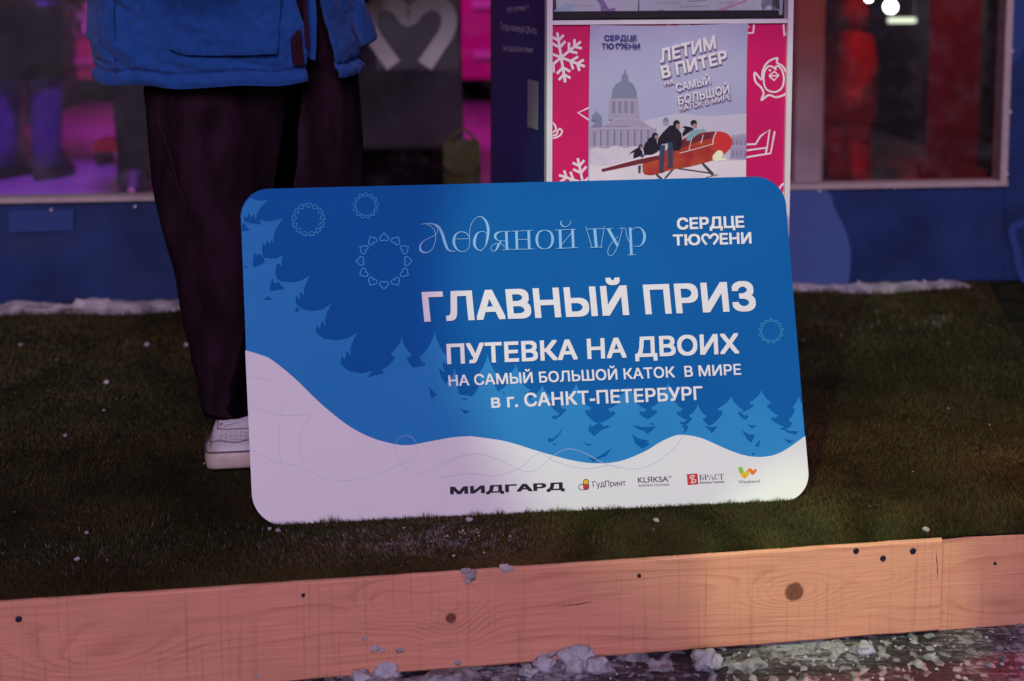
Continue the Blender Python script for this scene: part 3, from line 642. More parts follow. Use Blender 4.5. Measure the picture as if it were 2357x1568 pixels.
s_((1885, 205, 27), (1978, 375, 24)); s_((1858, 205, 4), (1930, 202, 4)); s_((1990, 200, 4), (2052, 197, 4)); s_((2024, 200, 4), (2000, 300, 4), (1970, 390, 5), (1935, 455, 5), (1900, 470, 5), (1880, 440, 5), (1890, 390, 4), (1925, 335, 4), (1982, 280, 3))     # у
s_((2100, 192, 24), (2112, 462, 25)); s_((2075, 463, 4), (2158, 459, 4)); s_((2055, 200, 4), (2065, 270, 6), (2090, 335, 4)); s_((2112, 215, 4), (2160, 192, 6), (2210, 205, 12), (2240, 265, 25), (2230, 335, 20), (2190, 375, 7), (2135, 375, 4))        # р
A.lines('script_lettering', st, M['ink_pale'], 14, cO)
# sponsors along the bottom
A.text('sponsor_lettering', [('МИДГАРД', cI, (62, 431), (764, 402), (60, 384), .040)], M['ink_black'], 14)
def capsule(cx, cy, L_, r, ang, n=10):
    p = []
    for k in range(n + 1): a = math.pi * k / n; p.append((L_ + r * math.sin(a), -r * math.cos(a)))
    for k in range(n + 1): a = math.pi * k / n; p.append((-L_ - r * math.sin(a), r * math.cos(a)))
    return [(cx + x * math.cos(ang) - y * math.sin(ang), cy + x * math.sin(ang) + y * math.cos(ang)) for x, y in p]
A.poly('pill_emblem', [capsule(342, 98, 6, 26, R(88))], M['ink_yellow'], 13, cS); A.poly('pill_emblem', [capsule(344, 146, 2, 26, R(88))], M['ink_red'], 14, cS)
A.lines('pill_emblem', [capsule(343, 124, 25, 27, R(88)), capsule(320, 149, 24, 27, R(-3))], M['ink_black'], 15, cS, 6, closed=True, curve=False)
A.text('sponsor_lettering', [('ГудПринт', cS, (413, 152), (747, 136), (408, 92), .004)], M['ink_black'], 14)
A.text('sponsor_lettering', [('KLЯKSA', cS, (870, 108), (1180, 95), (866, 49), .018), ('®', cS, (1180, 58), (1211, 57), (1180, 34), 0), ('ФАБРИКА РЕКЛАМЫ', cS, (875, 147), (1188, 136), (874, 124), .006)], M['ink_grey'], 14)
A.poly('red_seal_emblem', [[(1366, 20), (1474, 12), (1482, 122), (1374, 130)]], M['ink_red'], 13, cS)
A.lines('red_seal_emblem', [[(1450, 38, 6), (1420, 34, 10), (1398, 46, 7), (1402, 62, 6), (1428, 52, 7), (1436, 38, 5)], [(1425, 56, 12), (1420, 100, 12)], [(1400, 100, 5), (1425, 108, 8), (1452, 96, 9), (1455, 78, 8), (1432, 70, 6)]], M['ink_white'], 14, cS)
def serif(strokes, name): A.lines(name, strokes, M['ink_black'], 14, cS, curve=False)
serif([[(1500, 28, 9), (1503, 78, 9)], [(1492, 28, 3), (1532, 26, 4)], [(1532, 26, 3), (1533, 36, 3)], [(1492, 79, 3), (1512, 78, 3)], [(1503, 50, 4), (1524, 49, 6), (1533, 57, 9), (1531, 70, 9), (1520, 77, 4), (1503, 78, 3)],
       [(1553, 26, 9), (1556, 76, 9)], [(1545, 26, 3), (1570, 25, 3), (1583, 33, 9), (1580, 45, 8), (1568, 51, 3), (1556, 52, 3)], [(1546, 77, 3), (1566, 76, 3)],
       [(1590, 75, 3), (1612, 23, 4), (1634, 73, 9)], [(1598, 58, 3), (1626, 56, 3)], [(1583, 76, 3), (1598, 75, 3)], [(1624, 74, 3), (1644, 73, 3)],
       [(1682, 34, 3), (1680, 26, 4), (1668, 22, 4), (1652, 30, 8), (1647, 46, 9), (1654, 64, 8), (1670, 71, 4), (1684, 62, 3)],
       [(1714, 20, 9), (1718, 69, 9)], [(1692, 22, 4), (1738, 18, 4)], [(1692, 22, 3), (1692, 32, 3)], [(1738, 18, 3), (1739, 28, 3)], [(1708, 70, 3), (1728, 69, 3)]], 'sponsor_lettering')
A.text('sponsor_lettering', [('Фанера Сервис', cS, (1494, 116), (1748, 106), (1493, 94), .010)], M['ink_black'], 14)
A.lines('ribbon_emblem', [[(1838, 262, 27), (1850, 295, 27), (1866, 316, 24)]], M['ink_green'], 13, cI); A.lines('ribbon_emblem', [[(1850, 298, 26), (1866, 322, 20), (1882, 300, 24), (1897, 278, 24)]], M['ink_yellow'], 14, cI)
A.lines('ribbon_emblem', [[(1890, 278, 20), (1906, 285, 20), (1916, 300, 18), (1928, 288, 18), (1936, 276, 18)]], M['ink_orange'], 15, cI)
A.text('sponsor_lettering', [('Weekend', cS, (1888, 115), (2104, 104), (1886, 80), .002)], M['ink_grey'], 14)
A.lines('sponsor_lettering', [[(1900 + 17 * i, 134 - i * .7, 4), (1911 + 17 * i, 133.5 - i * .7, 4)] for i in range(12)], M['ink_thread'], 14, cS, curve=False)

# ---------------------------------------------------------------- lottery stand
M['pink'] = mat('pink_vinyl', (.60, .008, .12), .42, var=.08, vs=6, bump=.03, bs=40)
M['navy'] = mat('navy_vinyl', (.008, .036, .20), .45, var=.15, vs=5)
M['frame_white'] = mat('white_aluminium', (.72, .66, .72), .4, var=.04, vs=20)
M['black'] = mat('black_plastic', (.012, .010, .014), .5)
KY = 2.30
kl = at(1258, 415, KY); KA = R(11)
KX = Vector((math.cos(KA), math.sin(KA), 0)); KB = Vector((-math.sin(KA), math.cos(KA), 0)); UP = Vector((0, 0, 1))
KO = Vector((kl.x, kl.y, 0))
KP = Plane(KO, KX, UP); KS = Plane(KO, KB, UP)
KS.N = -KX                                             # left flank looks left
kw = (KP.p(1816, 300) - KO).dot(KX); kd = .60
kz = KP.p(1500, 53).z
stand = thing('lottery_stand', KO + KX * kw / 2 + KB * kd / 2, 'pink and navy lottery stand with white snowflake icons behind the blue board', 'stand', rz=0)
b = MB(); 
for (z0, z1, nm, mt) in ((.0, kz, 'cabinet', M['navy']),):
    c = KO + KX * kw / 2 + KB * kd / 2 + UP * (z0 + z1) / 2; b = MB(); b.box(c, (kw - .008, kd - .008, z1 - z0), KA); b.build(nm, mt, stand)
front = [KP.p(*cC(p), .0005) for p in ((440, 150), (2022, 146))]; front = [Vector((front[0].x, front[0].y, kz)), Vector((front[1].x, front[1].y, kz)), Vector((front[1].x, front[1].y, .01)), Vector((front[0].x, front[0].y, .01))]
mesh('front_panel', front, [(3, 2, 1, 0)], M['pink'], stand)
def kbox(u, v, z0, z1, su, sv, name, mt):
    b = MB(); b.box(KO + KX * u + KB * v + UP * (z0 + z1) / 2, (su, sv, z1 - z0), KA); return b.build(name, mt, stand)
for u in (.004, kw - .004): kbox(u, .003, .0, kz + .34, .011, .02, 'corner_post', M['frame_white'])
for u in (.004, kw - .004): kbox(u, kd - .003, .0, kz + .34, .011, .02, 'corner_post', M['black'])
kbox(kw / 2, .0035, kz - .002, kz + .006, kw - .02, .018, 'rail', M['frame_white'])
kbox(kw / 2, .0035, kz + .335, kz + .345, kw - .02, .018, 'rail', M['frame_white'])
# navy flank carried up beside the drum
sd = [KO + KB * .012 + UP * .01 - KX * .001, KO + KB * (kd - .015) + UP * .01 - KX * .001, KO + KB * (kd - .015) + UP * (kz + .34) - KX * .001, KO + KB * .012 + UP * (kz + .34) - KX * .001]
mesh('side_panel', sd + [p + KX * .004 for p in sd], [(0, 1, 2, 3), (7, 6, 5, 4), (0, 4, 5, 1), (1, 5, 6, 2), (2, 6, 7, 3), (3, 7, 4, 0)], M['navy'], stand)
M['ink_lilac'] = mat('ink_lilac', (.85, .78, .92), .5)
KS2 = Plane(KO - KX * .001, KB, UP); KS2.N = -KX
KA_ = Art(KS2, stand, .0003)
KA_.text('side_lettering', [('эту путевку ?', cC, (176, 80), (320, 62), (176, 44), .002), ('Тогда сканируй QR-код', cC, (135, 195), (372, 222), (134, 150), .002), ('за подробностями!', cC, (152, 330), (348, 345), (152, 292), .002)], M['ink_lilac'], 2)
KA_.poly('blank_card', [[(312, 516), (384, 534), (382, 852), (311, 828)]], mat('card', (.40, .38, .44), .5), 2, cC)
M['side_line'] = mat('ink_dim_line', (.03, .05, .16), .5)
KA_.lines('side_line_print', [[(258, 400, 3), (246, 480, 3), (258, 560, 3), (290, 640, 3)], [(300, 1180, 3), (312, 1130, 3), (330, 1170, 3)], [(385, 985, 3), (402, 1040, 3), (398, 1110, 3)], [(130, 380, 3), (155, 450, 3), (150, 560, 3), (128, 600, 3)]], M['side_line'], 1, cC)
# white line icons
FA = Art(KP, stand, .0004); M['icon'] = mat('icon_white', (.80, .70, .76), .45)
def flake(cx, cy, r, rot, w_, keep=lambda p: True):
    T = []
    for k in range(6):
        a = rot + k * math.pi / 3; d = (math.sin(a), -math.cos(a)); T.append([(cx, cy, w_), (cx + d[0] * r, cy + d[1] * r, w_)])
        for q, l in ((.40, .34), (.68, .30)):
            for s in (-1, 1):
                a2 = a + s * R(52); T.append([(cx + d[0] * r * q, cy + d[1] * r * q, w_), (cx + d[0] * r * q + math.sin(a2) * r * l, cy + d[1] * r * q - math.cos(a2) * r * l, w_)])
    out = []
    for s in T:
        if all(keep(p) for p in s): out.append(s)
        else:
            (x0, y0, _), (x1, y1, _) = s
            pts = [(x0 + (x1 - x0) * t / 12, y0 + (y1 - y0) * t / 12, w_) for t in range(13)]; pts = [p for p in pts if keep(p)]
            if len(pts) > 1: out.append([pts[0], pts[-1]])
    return out
inside = lambda p: 449 < p[0] < 2010 and 160 < p[1]
FA.lines('snowflake_icon', flake(530, 376, 165, R(-9), 17, inside), M['icon'], 2, cC, curve=False)
FA.lines('snowflake_icon', flake(672, 1195, 165, R(-12), 16, inside), M['icon'], 2, cC, curve=False)
FA.lines('skate_icon', [[(450, 795, 11), (470, 800, 11), (490, 820, 11), (494, 850, 11), (470, 868, 11), (450, 872, 11)], [(450, 905, 11), (490, 900, 11), (522, 885, 11), (536, 858, 11), (520, 842, 11), (506, 858, 11), (498, 880, 11), (450, 890, 11)]], M['icon'], 2, cC)
FA.lines('arrow_icon', [[(720, 700, 11), (640, 737, 11), (720, 790, 11)]], M['icon'], 2, cC, curve=False)
FA.lines('penguin_icon', [[(1945, 378, 12), (1905, 390, 12), (1868, 420, 12), (1845, 470, 12), (1838, 520, 12), (1795, 475, 12), (1798, 530, 12), (1838, 575, 12), (1852, 612, 12), (1838, 655, 12), (1885, 622, 12), (1930, 635, 12), (1975, 625, 12), (2008, 605, 12)], [(1945, 378, 12), (1940, 410, 12), (1975, 432, 12), (1998, 470, 12), (2008, 490, 12)],
     [(1922, 445, 11), (1890, 432, 11), (1862, 460, 11), (1852, 520, 11), (1868, 580, 11), (1920, 602, 11), (1968, 578, 11), (1985, 520, 11), (1972, 460, 11), (1945, 432, 11), (1922, 445, 11)]], M['icon'], 2, cC)
FA.lines('penguin_icon', [[(1888, 496, 10), (1922, 468, 10), (1952, 492, 10), (1920, 526, 10), (1888, 496, 10)], [(1890, 498, 8), (1950, 494, 8)]], M['icon'], 2, cC, curve=False)
FA.poly('penguin_icon', [capsule(1893, 460, 1, 7, 0), capsule(1930, 452, 1, 7, 0)], M['icon'], 2, cC)
FA.lines('boot_icon', [[(1725, 945, 12), (1800, 942, 12), (1832, 890, 12), (1892, 846, 12), (1875, 965, 12), (1725, 985, 12)], [(1925, 858, 12), (1898, 1002, 12), (1725, 1030, 12)], [(1875, 965, 12), (1866, 1005, 12)]], M['icon'], 2, cC, curve=False)
FA.lines('stripe_icon', [[(1250, 152, 12), (1222, 172, 12)], [(1300, 160, 12), (1320, 168, 12), (1372, 158, 12)], [(1745, 178, 12), (1760, 175, 12)], [(1790, 160, 12), (1784, 215, 12), (1745, 218, 12)], [(1982, 160, 12), (1988, 236, 12), (2010, 205, 12)]], M['icon'], 2, cC, curve=False)
FA.lines('ring_icon', [[(2010, 1185, 12), (1965, 1215, 12), (1950, 1260, 12), (1962, 1310, 12)], [(2010, 1225, 11), (1985, 1250, 11), (1985, 1290, 11)]], M['icon'], 2, cC)

# poster taped on the stand
M['poster_sky'] = mat('poster_sky', (.38, .37, .60), .25, color2=(.48, .44, .64), vs=3, spec=.6, bump=.05, bs=14)
M['poster_pink'] = mat('poster_haze', (.56, .50, .64), .25, spec=.6); M['poster_snow'] = mat('poster_snow', (.74, .66, .74), .25, spec=.6, var=.05, vs=20)
M['stone'] = mat('poster_stone', (.37, .31, .46), .3); M['stone_d'] = mat('poster_stone_dark', (.24, .21, .35), .3); M['dome'] = mat('poster_dome', (.21, .225, .34), .3)
M['plane_red'] = mat('poster_red', (.36, .030, .035), .25, color2=(.50, .085, .04), vs=34); M['plane_dark'] = mat('poster_dark_red', (.17, .025, .04), .3)
M['coat'] = mat('poster_coat', (.022, .016, .030), .3); M['jean'] = mat('poster_jean', (.045, .06, .12), .3); M['skin_ink'] = mat('poster_skin', (.42, .22, .20), .3); M['strut'] = mat('poster_strut', (.06, .055, .075), .3)
M['canopy'] = mat('poster_canopy', (.22, .38, .45), .2); M['flash'] = mat('poster_lamp', (.85, .85, .62), .3); M['beam'] = mat('poster_beam', (.52, .60, .64), .3); M['ink_navy'] = mat('ink_navy', (.03, .035, .22), .4); M['ink_violet'] = mat('ink_violet', (.27, .22, .42), .4)
PP = Plane(KO - KB * .004, KX, UP)
poster = thing('poster', PP.p(*cC((1225, 1170))), 'glossy lilac poster of a red plane on skis taped on the pink stand', 'poster')
PA_ = Art(PP, poster, .00018)
# the sheet itself, its free top edge bowed and its top corners lifting off
V = []; nx, ny = 26, 22
for j in range(ny + 1):
    for i in range(nx + 1):
        s, t = i / nx, j / ny
        x = (716 + (745 - 716) * 0) * (1 - s) + 1746 * s + (-11 * t) ; y = (168 - 14 * s) * (1 - t) + (1420) * t
        y += 8 * math.sin(s * math.pi) * (1 - t) ** 6 - 10 * abs(s - .5) * (1 - t) ** 8
        off = .0 + .006 * (1 - t) ** 10 * (abs(2 * s - 1) ** 3) + .0008 * math.sin(s * 9 + t * 4) * (1 - t)
        V.append(PP.p(*cC((x, y)), off - .0006))
mesh('sheet', V, [(j * (nx + 1) + i, (j + 1) * (nx + 1) + i, (j + 1) * (nx + 1) + i + 1, j * (nx + 1) + i + 1) for j in range(ny) for i in range(nx)], M['poster_sky'], poster, True)
L = 12
PA_.poly('snow_print', [[(712, 1062), (900, 1050), (1200, 1058), (1500, 1052), (1736, 1046), (1733, 1400), (706, 1400)]], M['poster_snow'], L + 2, cC)
PA_.poly('haze_print', [[(714, 900), (900, 860), (1100, 780), (1300, 740), (1500, 760), (1738, 740), (1736, 1060), (712, 1070)]], M['poster_pink'], L, cC)
# domed building
cols = []
PA_.poly('building_print', [[(714, 835), (800, 828), (1105, 828), (1150, 838), (1150, 965), (712, 968)], [(800, 826), (850, 790), (955, 745), (1050, 785), (1112, 826)], [(838, 780), (846, 640), (1026, 640), (1034, 775)], [(1640, 884), (1738, 872), (1736, 1042), (1628, 1040)], [(1192, 822), (1192, 795), (1232, 795), (1232, 822)]], M['stone'], L + 1, cC)
PA_.poly('dome_print', [[(858, 642), (862, 590), (885, 550), (925, 528), (962, 528), (1000, 550), (1018, 590), (1022, 642)], [(922, 528), (925, 490), (945, 470), (962, 490), (965, 528)], [(726, 790), (730, 755), (758, 730), (790, 755), (794, 790)], [(1192, 795), (1196, 776), (1212, 764), (1228, 776), (1232, 795)]], M['dome'], L + 2, cC)
for x in range(780, 1110, 44): cols.append([(x, 848), (x + 22, 848), (x + 22, 958), (x, 958)])
for x in (862, 902, 942, 982): cols.append([(x, 655), (x + 18, 655), (x + 18, 740), (x, 740)])
for x in range(1645, 1730, 26): cols.append([(x, 910), (x + 11, 910), (x + 11, 945), (x, 945)]); cols.append([(x, 985), (x + 11, 985), (x + 11, 1025), (x, 1025)])
PA_.poly('building_shade_print', cols + [[(738, 860), (752, 860), (752, 950), (738, 950)], [(714, 835), (760, 790), (790, 790), (795, 830)]], M['stone_d'], L + 3, cC)
PA_.lines('dome_print', [[(944, 452, 4), (944, 474, 4)], [(937, 460, 3), (951, 459, 3)], [(758, 712, 4), (758, 732, 4)]], M['dome'], L + 2, cC, curve=False)
M['cornice'] = mat('poster_cornice', (.47, .41, .54), .3)
PA_.lines('cornice_print', [[(716, 838, 7), (1150, 838, 7)], [(802, 826, 5), (955, 748, 5), (1110, 826, 5)], [(838, 778, 6), (1036, 778, 6)], [(846, 655, 6), (1026, 655, 6)], [(846, 745, 5), (1030, 745, 5)], [(716, 958, 8), (1150, 958, 8)], [(1640, 960, 5), (1736, 956, 5)], [(1640, 890, 5), (1738, 880, 5)]] + [[(x, 848, 5), (x, 956, 5)] for x in range(776, 1112, 22)], M['cornice'], L + 4, cC, curve=False)
M['mist'] = mat('poster_mist', (.60, .52, .65), .25, color2=(.68, .60, .70), vs=26)
PA_.poly('mist_print', [[(max(716.5, p.x), p.y) for p in catmull([(714, 985), (760, 962), (820, 975), (880, 950), (950, 968), (1010, 955), (1090, 975), (1150, 960), (1200, 1000), (1210, 1060), (1000, 1072), (714, 1075)], 4, True)]], M['mist'], L + 4.6, cC)
# red plane on skis
PA_.lines('strut_print', [[(1105, 1055, 16), (1160, 1150, 16), (1185, 1168, 14)], [(1262, 1100, 12), (1205, 1165, 12)], [(1450, 1065, 16), (1505, 1125, 20), (1520, 1142, 22)], [(1290, 1100, 9), (1500, 1130, 9)], [(1470, 1160, 5), (1552, 1140, 5)], [(1150, 1172, 8), (1230, 1172, 8)]], M['strut'], L + 4.9, cC, curve=False)
fus = [(1060, 1110), (1068, 1050), (1160, 1010), (1290, 930), (1370, 885), (1480, 862), (1560, 858), (1610, 872), (1640, 905), (1640, 945), (1615, 985), (1560, 1030), (1470, 1062), (1360, 1090), (1250, 1108), (1130, 1142), (1075, 1138)]
PA_.poly('plane_print', [[(p.x, p.y) for p in catmull(fus, 4, True)]], M['plane_red'], L + 5, cC)
PA_.poly('plane_shade_print', [[(1330, 905), (1420, 880), (1500, 862), (1560, 860), (1520, 900), (1420, 925), (1320, 965), (1290, 950)]], M['plane_dark'], L + 6, cC)
nose = [(1550, 862), (1600, 868), (1640, 905), (1642, 945), (1620, 980), (1585, 1005), (1540, 990), (1520, 940), (1530, 890)]
PA_.poly('nose_print', [[(p.x, p.y) for p in catmull(nose, 4, True)]], M['ink_red'], L + 7, cC)
PA_.poly('wing_print', [[(790, 1108), (800, 1096), (1000, 1045), (1165, 1008), (1175, 1040), (1020, 1075), (796, 1122)]], M['plane_dark'], L + 7, cC)
PA_.lines('trim_print', [[(800, 1098, 7), (1000, 1044, 8), (1165, 1008, 10)], [(1540, 858, 6), (1522, 900, 6), (1518, 935, 6)], [(1300, 1000, 4), (1420, 968, 4), (1525, 938, 4)], [(1380, 900, 4), (1360, 985, 4)], [(1455, 880, 4), (1440, 935, 5)]], M['icon'], L + 8, cC)
PA_.poly('lamp_print', [capsule(1550, 1018, 14, 26, R(-50)), capsule(1570, 1040, 30, 8, 0)], M['flash'], L + 9, cC)
PA_.poly('canopy_print', [[(1344, 918), (1352, 880), (1385, 852), (1420, 842), (1440, 862), (1395, 895), (1362, 920)], [(1432, 845), (1462, 842), (1480, 862), (1448, 866)]], M['canopy'], L + 8, cC)
# riders
PA_.poly('rider_coat_print', [[(1160, 905), (1190, 865), (1235, 820), (1262, 815), (1290, 842), (1312, 870), (1318, 930), (1305, 980), (1262, 985), (1240, 930), (1185, 940), (1165, 990), (1150, 970)], [(1062, 970), (1075, 935), (1110, 900), (1150, 905), (1158, 990), (1120, 1010), (1070, 1012)], [(1000, 1010), (1010, 978), (1035, 962), (1055, 985), (1060, 1005), (1040, 1020), (998, 1036)], [(1318, 872), (1335, 840), (1375, 828), (1395, 842), (1350, 870), (1322, 892)]], M['coat'], L + 9, cC)
PA_.poly('rider_jean_print', [[(1172, 950), (1205, 945), (1202, 1010), (1195, 1105), (1168, 1105), (1170, 1020)], [(1224, 930), (1252, 925), (1258, 960), (1256, 1070), (1228, 1072), (1222, 1000)], [(1046, 1010), (1075, 1005), (1060, 1030), (1045, 1025)], [(1030, 1080), (1048, 1080), (1044, 1130), (1030, 1128)]], M['jean'], L + 10, cC)
PA_.poly('rider_hair_print', [capsule(1280, 805, 2, 20, 0), capsule(1283, 790, 0, 8, 0), capsule(1392, 802, 2, 19, 0), [(1375, 830), (1330, 822), (1318, 832), (1370, 845)], capsule(1140, 884, 2, 18, 0), [(1128, 885), (1085, 912), (1105, 912), (1135, 900)], capsule(1046, 955, 0, 13, 0), [(1040, 955), (985, 990), (970, 1005), (1015, 990)]], M['coat'], L + 10, cC)
PA_.poly('rider_face_print', [capsule(1288, 822, 7, 13, R(80)), capsule(1399, 815, 6, 13, R(80)), capsule(1148, 895, 4, 10, R(80)), capsule(1049, 963, 3, 7, R(80))], M['skin_ink'], L + 11, cC)
PA_.poly('rider_hair_print', [[(1262, 815), (1266, 788), (1296, 788), (1300, 808), (1282, 806), (1272, 824)], [(1378, 818), (1380, 790), (1410, 788), (1414, 808), (1392, 806)]], M['coat'], L + 12, cC)
PA_.poly('skate_print', [[(1165, 1105), (1198, 1100), (1195, 1125), (1170, 1128)], [(1225, 1070), (1260, 1075), (1258, 1092), (1215, 1096)]], M['strut'], L + 12, cC)
tx = [('ЛЕТИМ', (1173, 410), (1537, 316), (1166, 322), .030), ('В ПИТЕР', (1186, 513), (1614, 406), (1172, 432), .030), ('НА', (1202, 560), (1262, 546), (1198, 530), .006), ('САМЫЙ', (1279, 600), (1503, 546), (1272, 548), .014), ('БОЛЬШОЙ', (1292, 684), (1624, 606), (1286, 628), .014), ('КАТОК В МИРЕ', (1300, 724), (1634, 646), (1296, 690), .004)]
PA_.text('slogan_shadow_print', [(t, (lambda p: cC((p[0] + 5, p[1] + 5))), a, b_, c_, w_ + .012) for t, a, b_, c_, w_ in tx], M['ink_violet'], L + 13)
M['slogan'] = mat('slogan_white', (.80, .70, .76), .3)
PA_.text('slogan_lettering', [(t, cC, a, b_, c_, w_) for t, a, b_, c_, w_ in tx], M['slogan'], L + 15)
PA_.text('park_logo', [('СЕРДЦЕ', cC, (808, 265), (1021, 264), (807, 229), .026), ('ТЮ', cC, (790, 318), (870, 318), (790, 282), .026), ('ЕНИ', cC, (940, 318), (1040, 318), (939, 282), .026)], M['ink_navy'], L + 15)
PA_.lines('park_logo', [open_heart(908, 297, 24, 20, 8, 0)], M['ink_navy'], L + 15, cC)

# clear drum on the stand with leaflets inside
M['acrylic'] = glass('acrylic', .03)
M['leaflet'] = mat('leaflet_paper', (.62, .68, .74), .5, var=.08, vs=14)
dz0, dz1 = kz + .008, kz + .325; dw, dd = kw - .03, kd - .10
dc = KO + KX * kw / 2 + KB * (dd / 2 + .025)
drum = thing('draw_box', dc + UP * dz0, 'clear draw box full of pale leaflets standing on top of the pink stand', 'box', rz=KA)
b = MB(); b.box(dc + UP * (dz0 + .007), (dw, dd, .014), KA); b.build('base', M['black'], drum)
b = MB()
for (ox, oy, sx, sy) in ((0, -dd / 2, dw, .003), (0, dd / 2, dw, .003), (-dw / 2, 0, .003, dd - .004), (dw / 2, 0, .003, dd - .004)):
    b.box(dc + KX * ox + KB * oy + UP * (dz0 + .016 + .14), (sx, sy, .28), KA)
b.build('pane', M['acrylic'], drum)
LP = Plane(dc - KB * (dd / 2 - .02), KX, UP)
for i, (pts, lab) in enumerate((([(478, -160), (1040, -160), (1030, 96), (925, 104), (505, 106)], 'pale blue leaflet in the left half of the draw box'), ([(1046, -160), (1985, -160), (1975, 98), (1500, 104), (1038, 100)], 'wide pale leaflet filling the right half of the draw box'))):
    P_ = Plane(LP.O + KB * .012 * i, KX, UP); lo = P_.p(*cC(pts[3])); lf = thing('leaflet', lo, lab, 'leaflet', 'leaflets in the draw box')
    n = len(pts); fv = [P_.p(*cC(p), .001) for p in pts]; bv = [P_.p(*cC(p), -.001) for p in pts]
    mesh('paper', fv + bv, [tuple(range(n))[::-1], tuple(range(n, 2 * n))] + [(k, n + k, n + (k + 1) % n, (k + 1) % n) for k in range(n)], M['leaflet'], lf)
    la = Art(P_, lf, .0003)
    if i:
        la.poly('roof_print', [[(1045, 92), (1100, 88), (1095, 75), (1130, 78), (1185, 62), (1240, 78), (1255, 72), (1262, 90), (1260, 98), (1045, 98)], [(1840, 0), (1930, -10), (1915, 40), (1880, 35), (1850, 70), (1835, 40)]], mat('leaflet_grey', (.26, .28, .33), .5), 5, cC)
        la.lines('faint_text_print', [[(1350, 10, 7), (1480, 4, 7)], [(1150, 20, 5), (1310, 18, 5)], [(1300, 45, 6), (1500, 40, 6)], [(1560, 20, 5), (1660, 18, 5)]], mat('leaflet_text', (.40, .42, .48), .5), 5, cC, curve=False)
        la.poly('ribbon_print', [[(1480, 90), (1690, 15), (1750, -10), (1740, 10), (1560, 75), (1500, 100)]], mat('leaflet_pink', (.62, .34, .52), .5), 6, cC)
    else:
        la.poly('violet_print', [[(785, 20), (835, 60), (880, 50), (890, 100), (790, 104)], [(760, 0), (800, -10), (840, 60), (810, 60)]], mat('leaflet_violet', (.28, .20, .42), .5), 5, cC)
        la.lines('faint_text_print', [[(570, 42, 5), (740, 38, 5)]], mat('leaflet_text2', (.45, .48, .54), .5), 5, cC, curve=False)
        la.poly('frost_print', [[(480, 70), (560, 20), (620, 30), (590, 60), (560, 100), (505, 104)]], mat('leaflet_ice', (.42, .58, .68), .5), 6, cC)

# ---------------------------------------------------------------- people
M['skin'] = mat('skin', (.46, .27, .20), .5, var=.05, vs=20)
M['hair'] = mat('hair', (.03, .018, .012), .6, var=.3, vs=90, stretch=(6, 6, 1))
M['jacket'] = mat('blue_cotton', (.014, .075, .29), .9, var=.14, vs=60, bump=.6, bs=420, spec=.15, sheen=.1)
M['jacket_line'] = mat('blue_cotton_shadow', (.006, .05, .22), .9)
M['velcro'] = mat('dark_velcro', (.030, .008, .020), .9, bump=.4, bs=900, spec=.1)
M['denim'] = mat('dark_denim', (.019, .009, .015), .9, var=.45, vs=26, bump=.3, bs=600, spec=.02, stretch=(1, 1, .35))
M['denim_seam'] = mat('denim_seam', (.034, .015, .024), .9)
M['leather'] = mat('white_leather', (.55, .52, .54), .6, var=.10, vs=26, bump=.25, bs=240)
M['sole'] = mat('cream_sole', (.50, .42, .37), .6, var=.10, vs=40)
M['lace'] = mat('lace', (.52, .52, .58), .9, bump=.5, bs=900)
M['seam_dark'] = mat('shoe_seam', (.12, .10, .12), .8)
PC = Vector((-.585, 2.52, 0))
person = thing('person', PC, 'person in blue winter jacket, dark jeans and white sneakers standing behind the board', 'person')

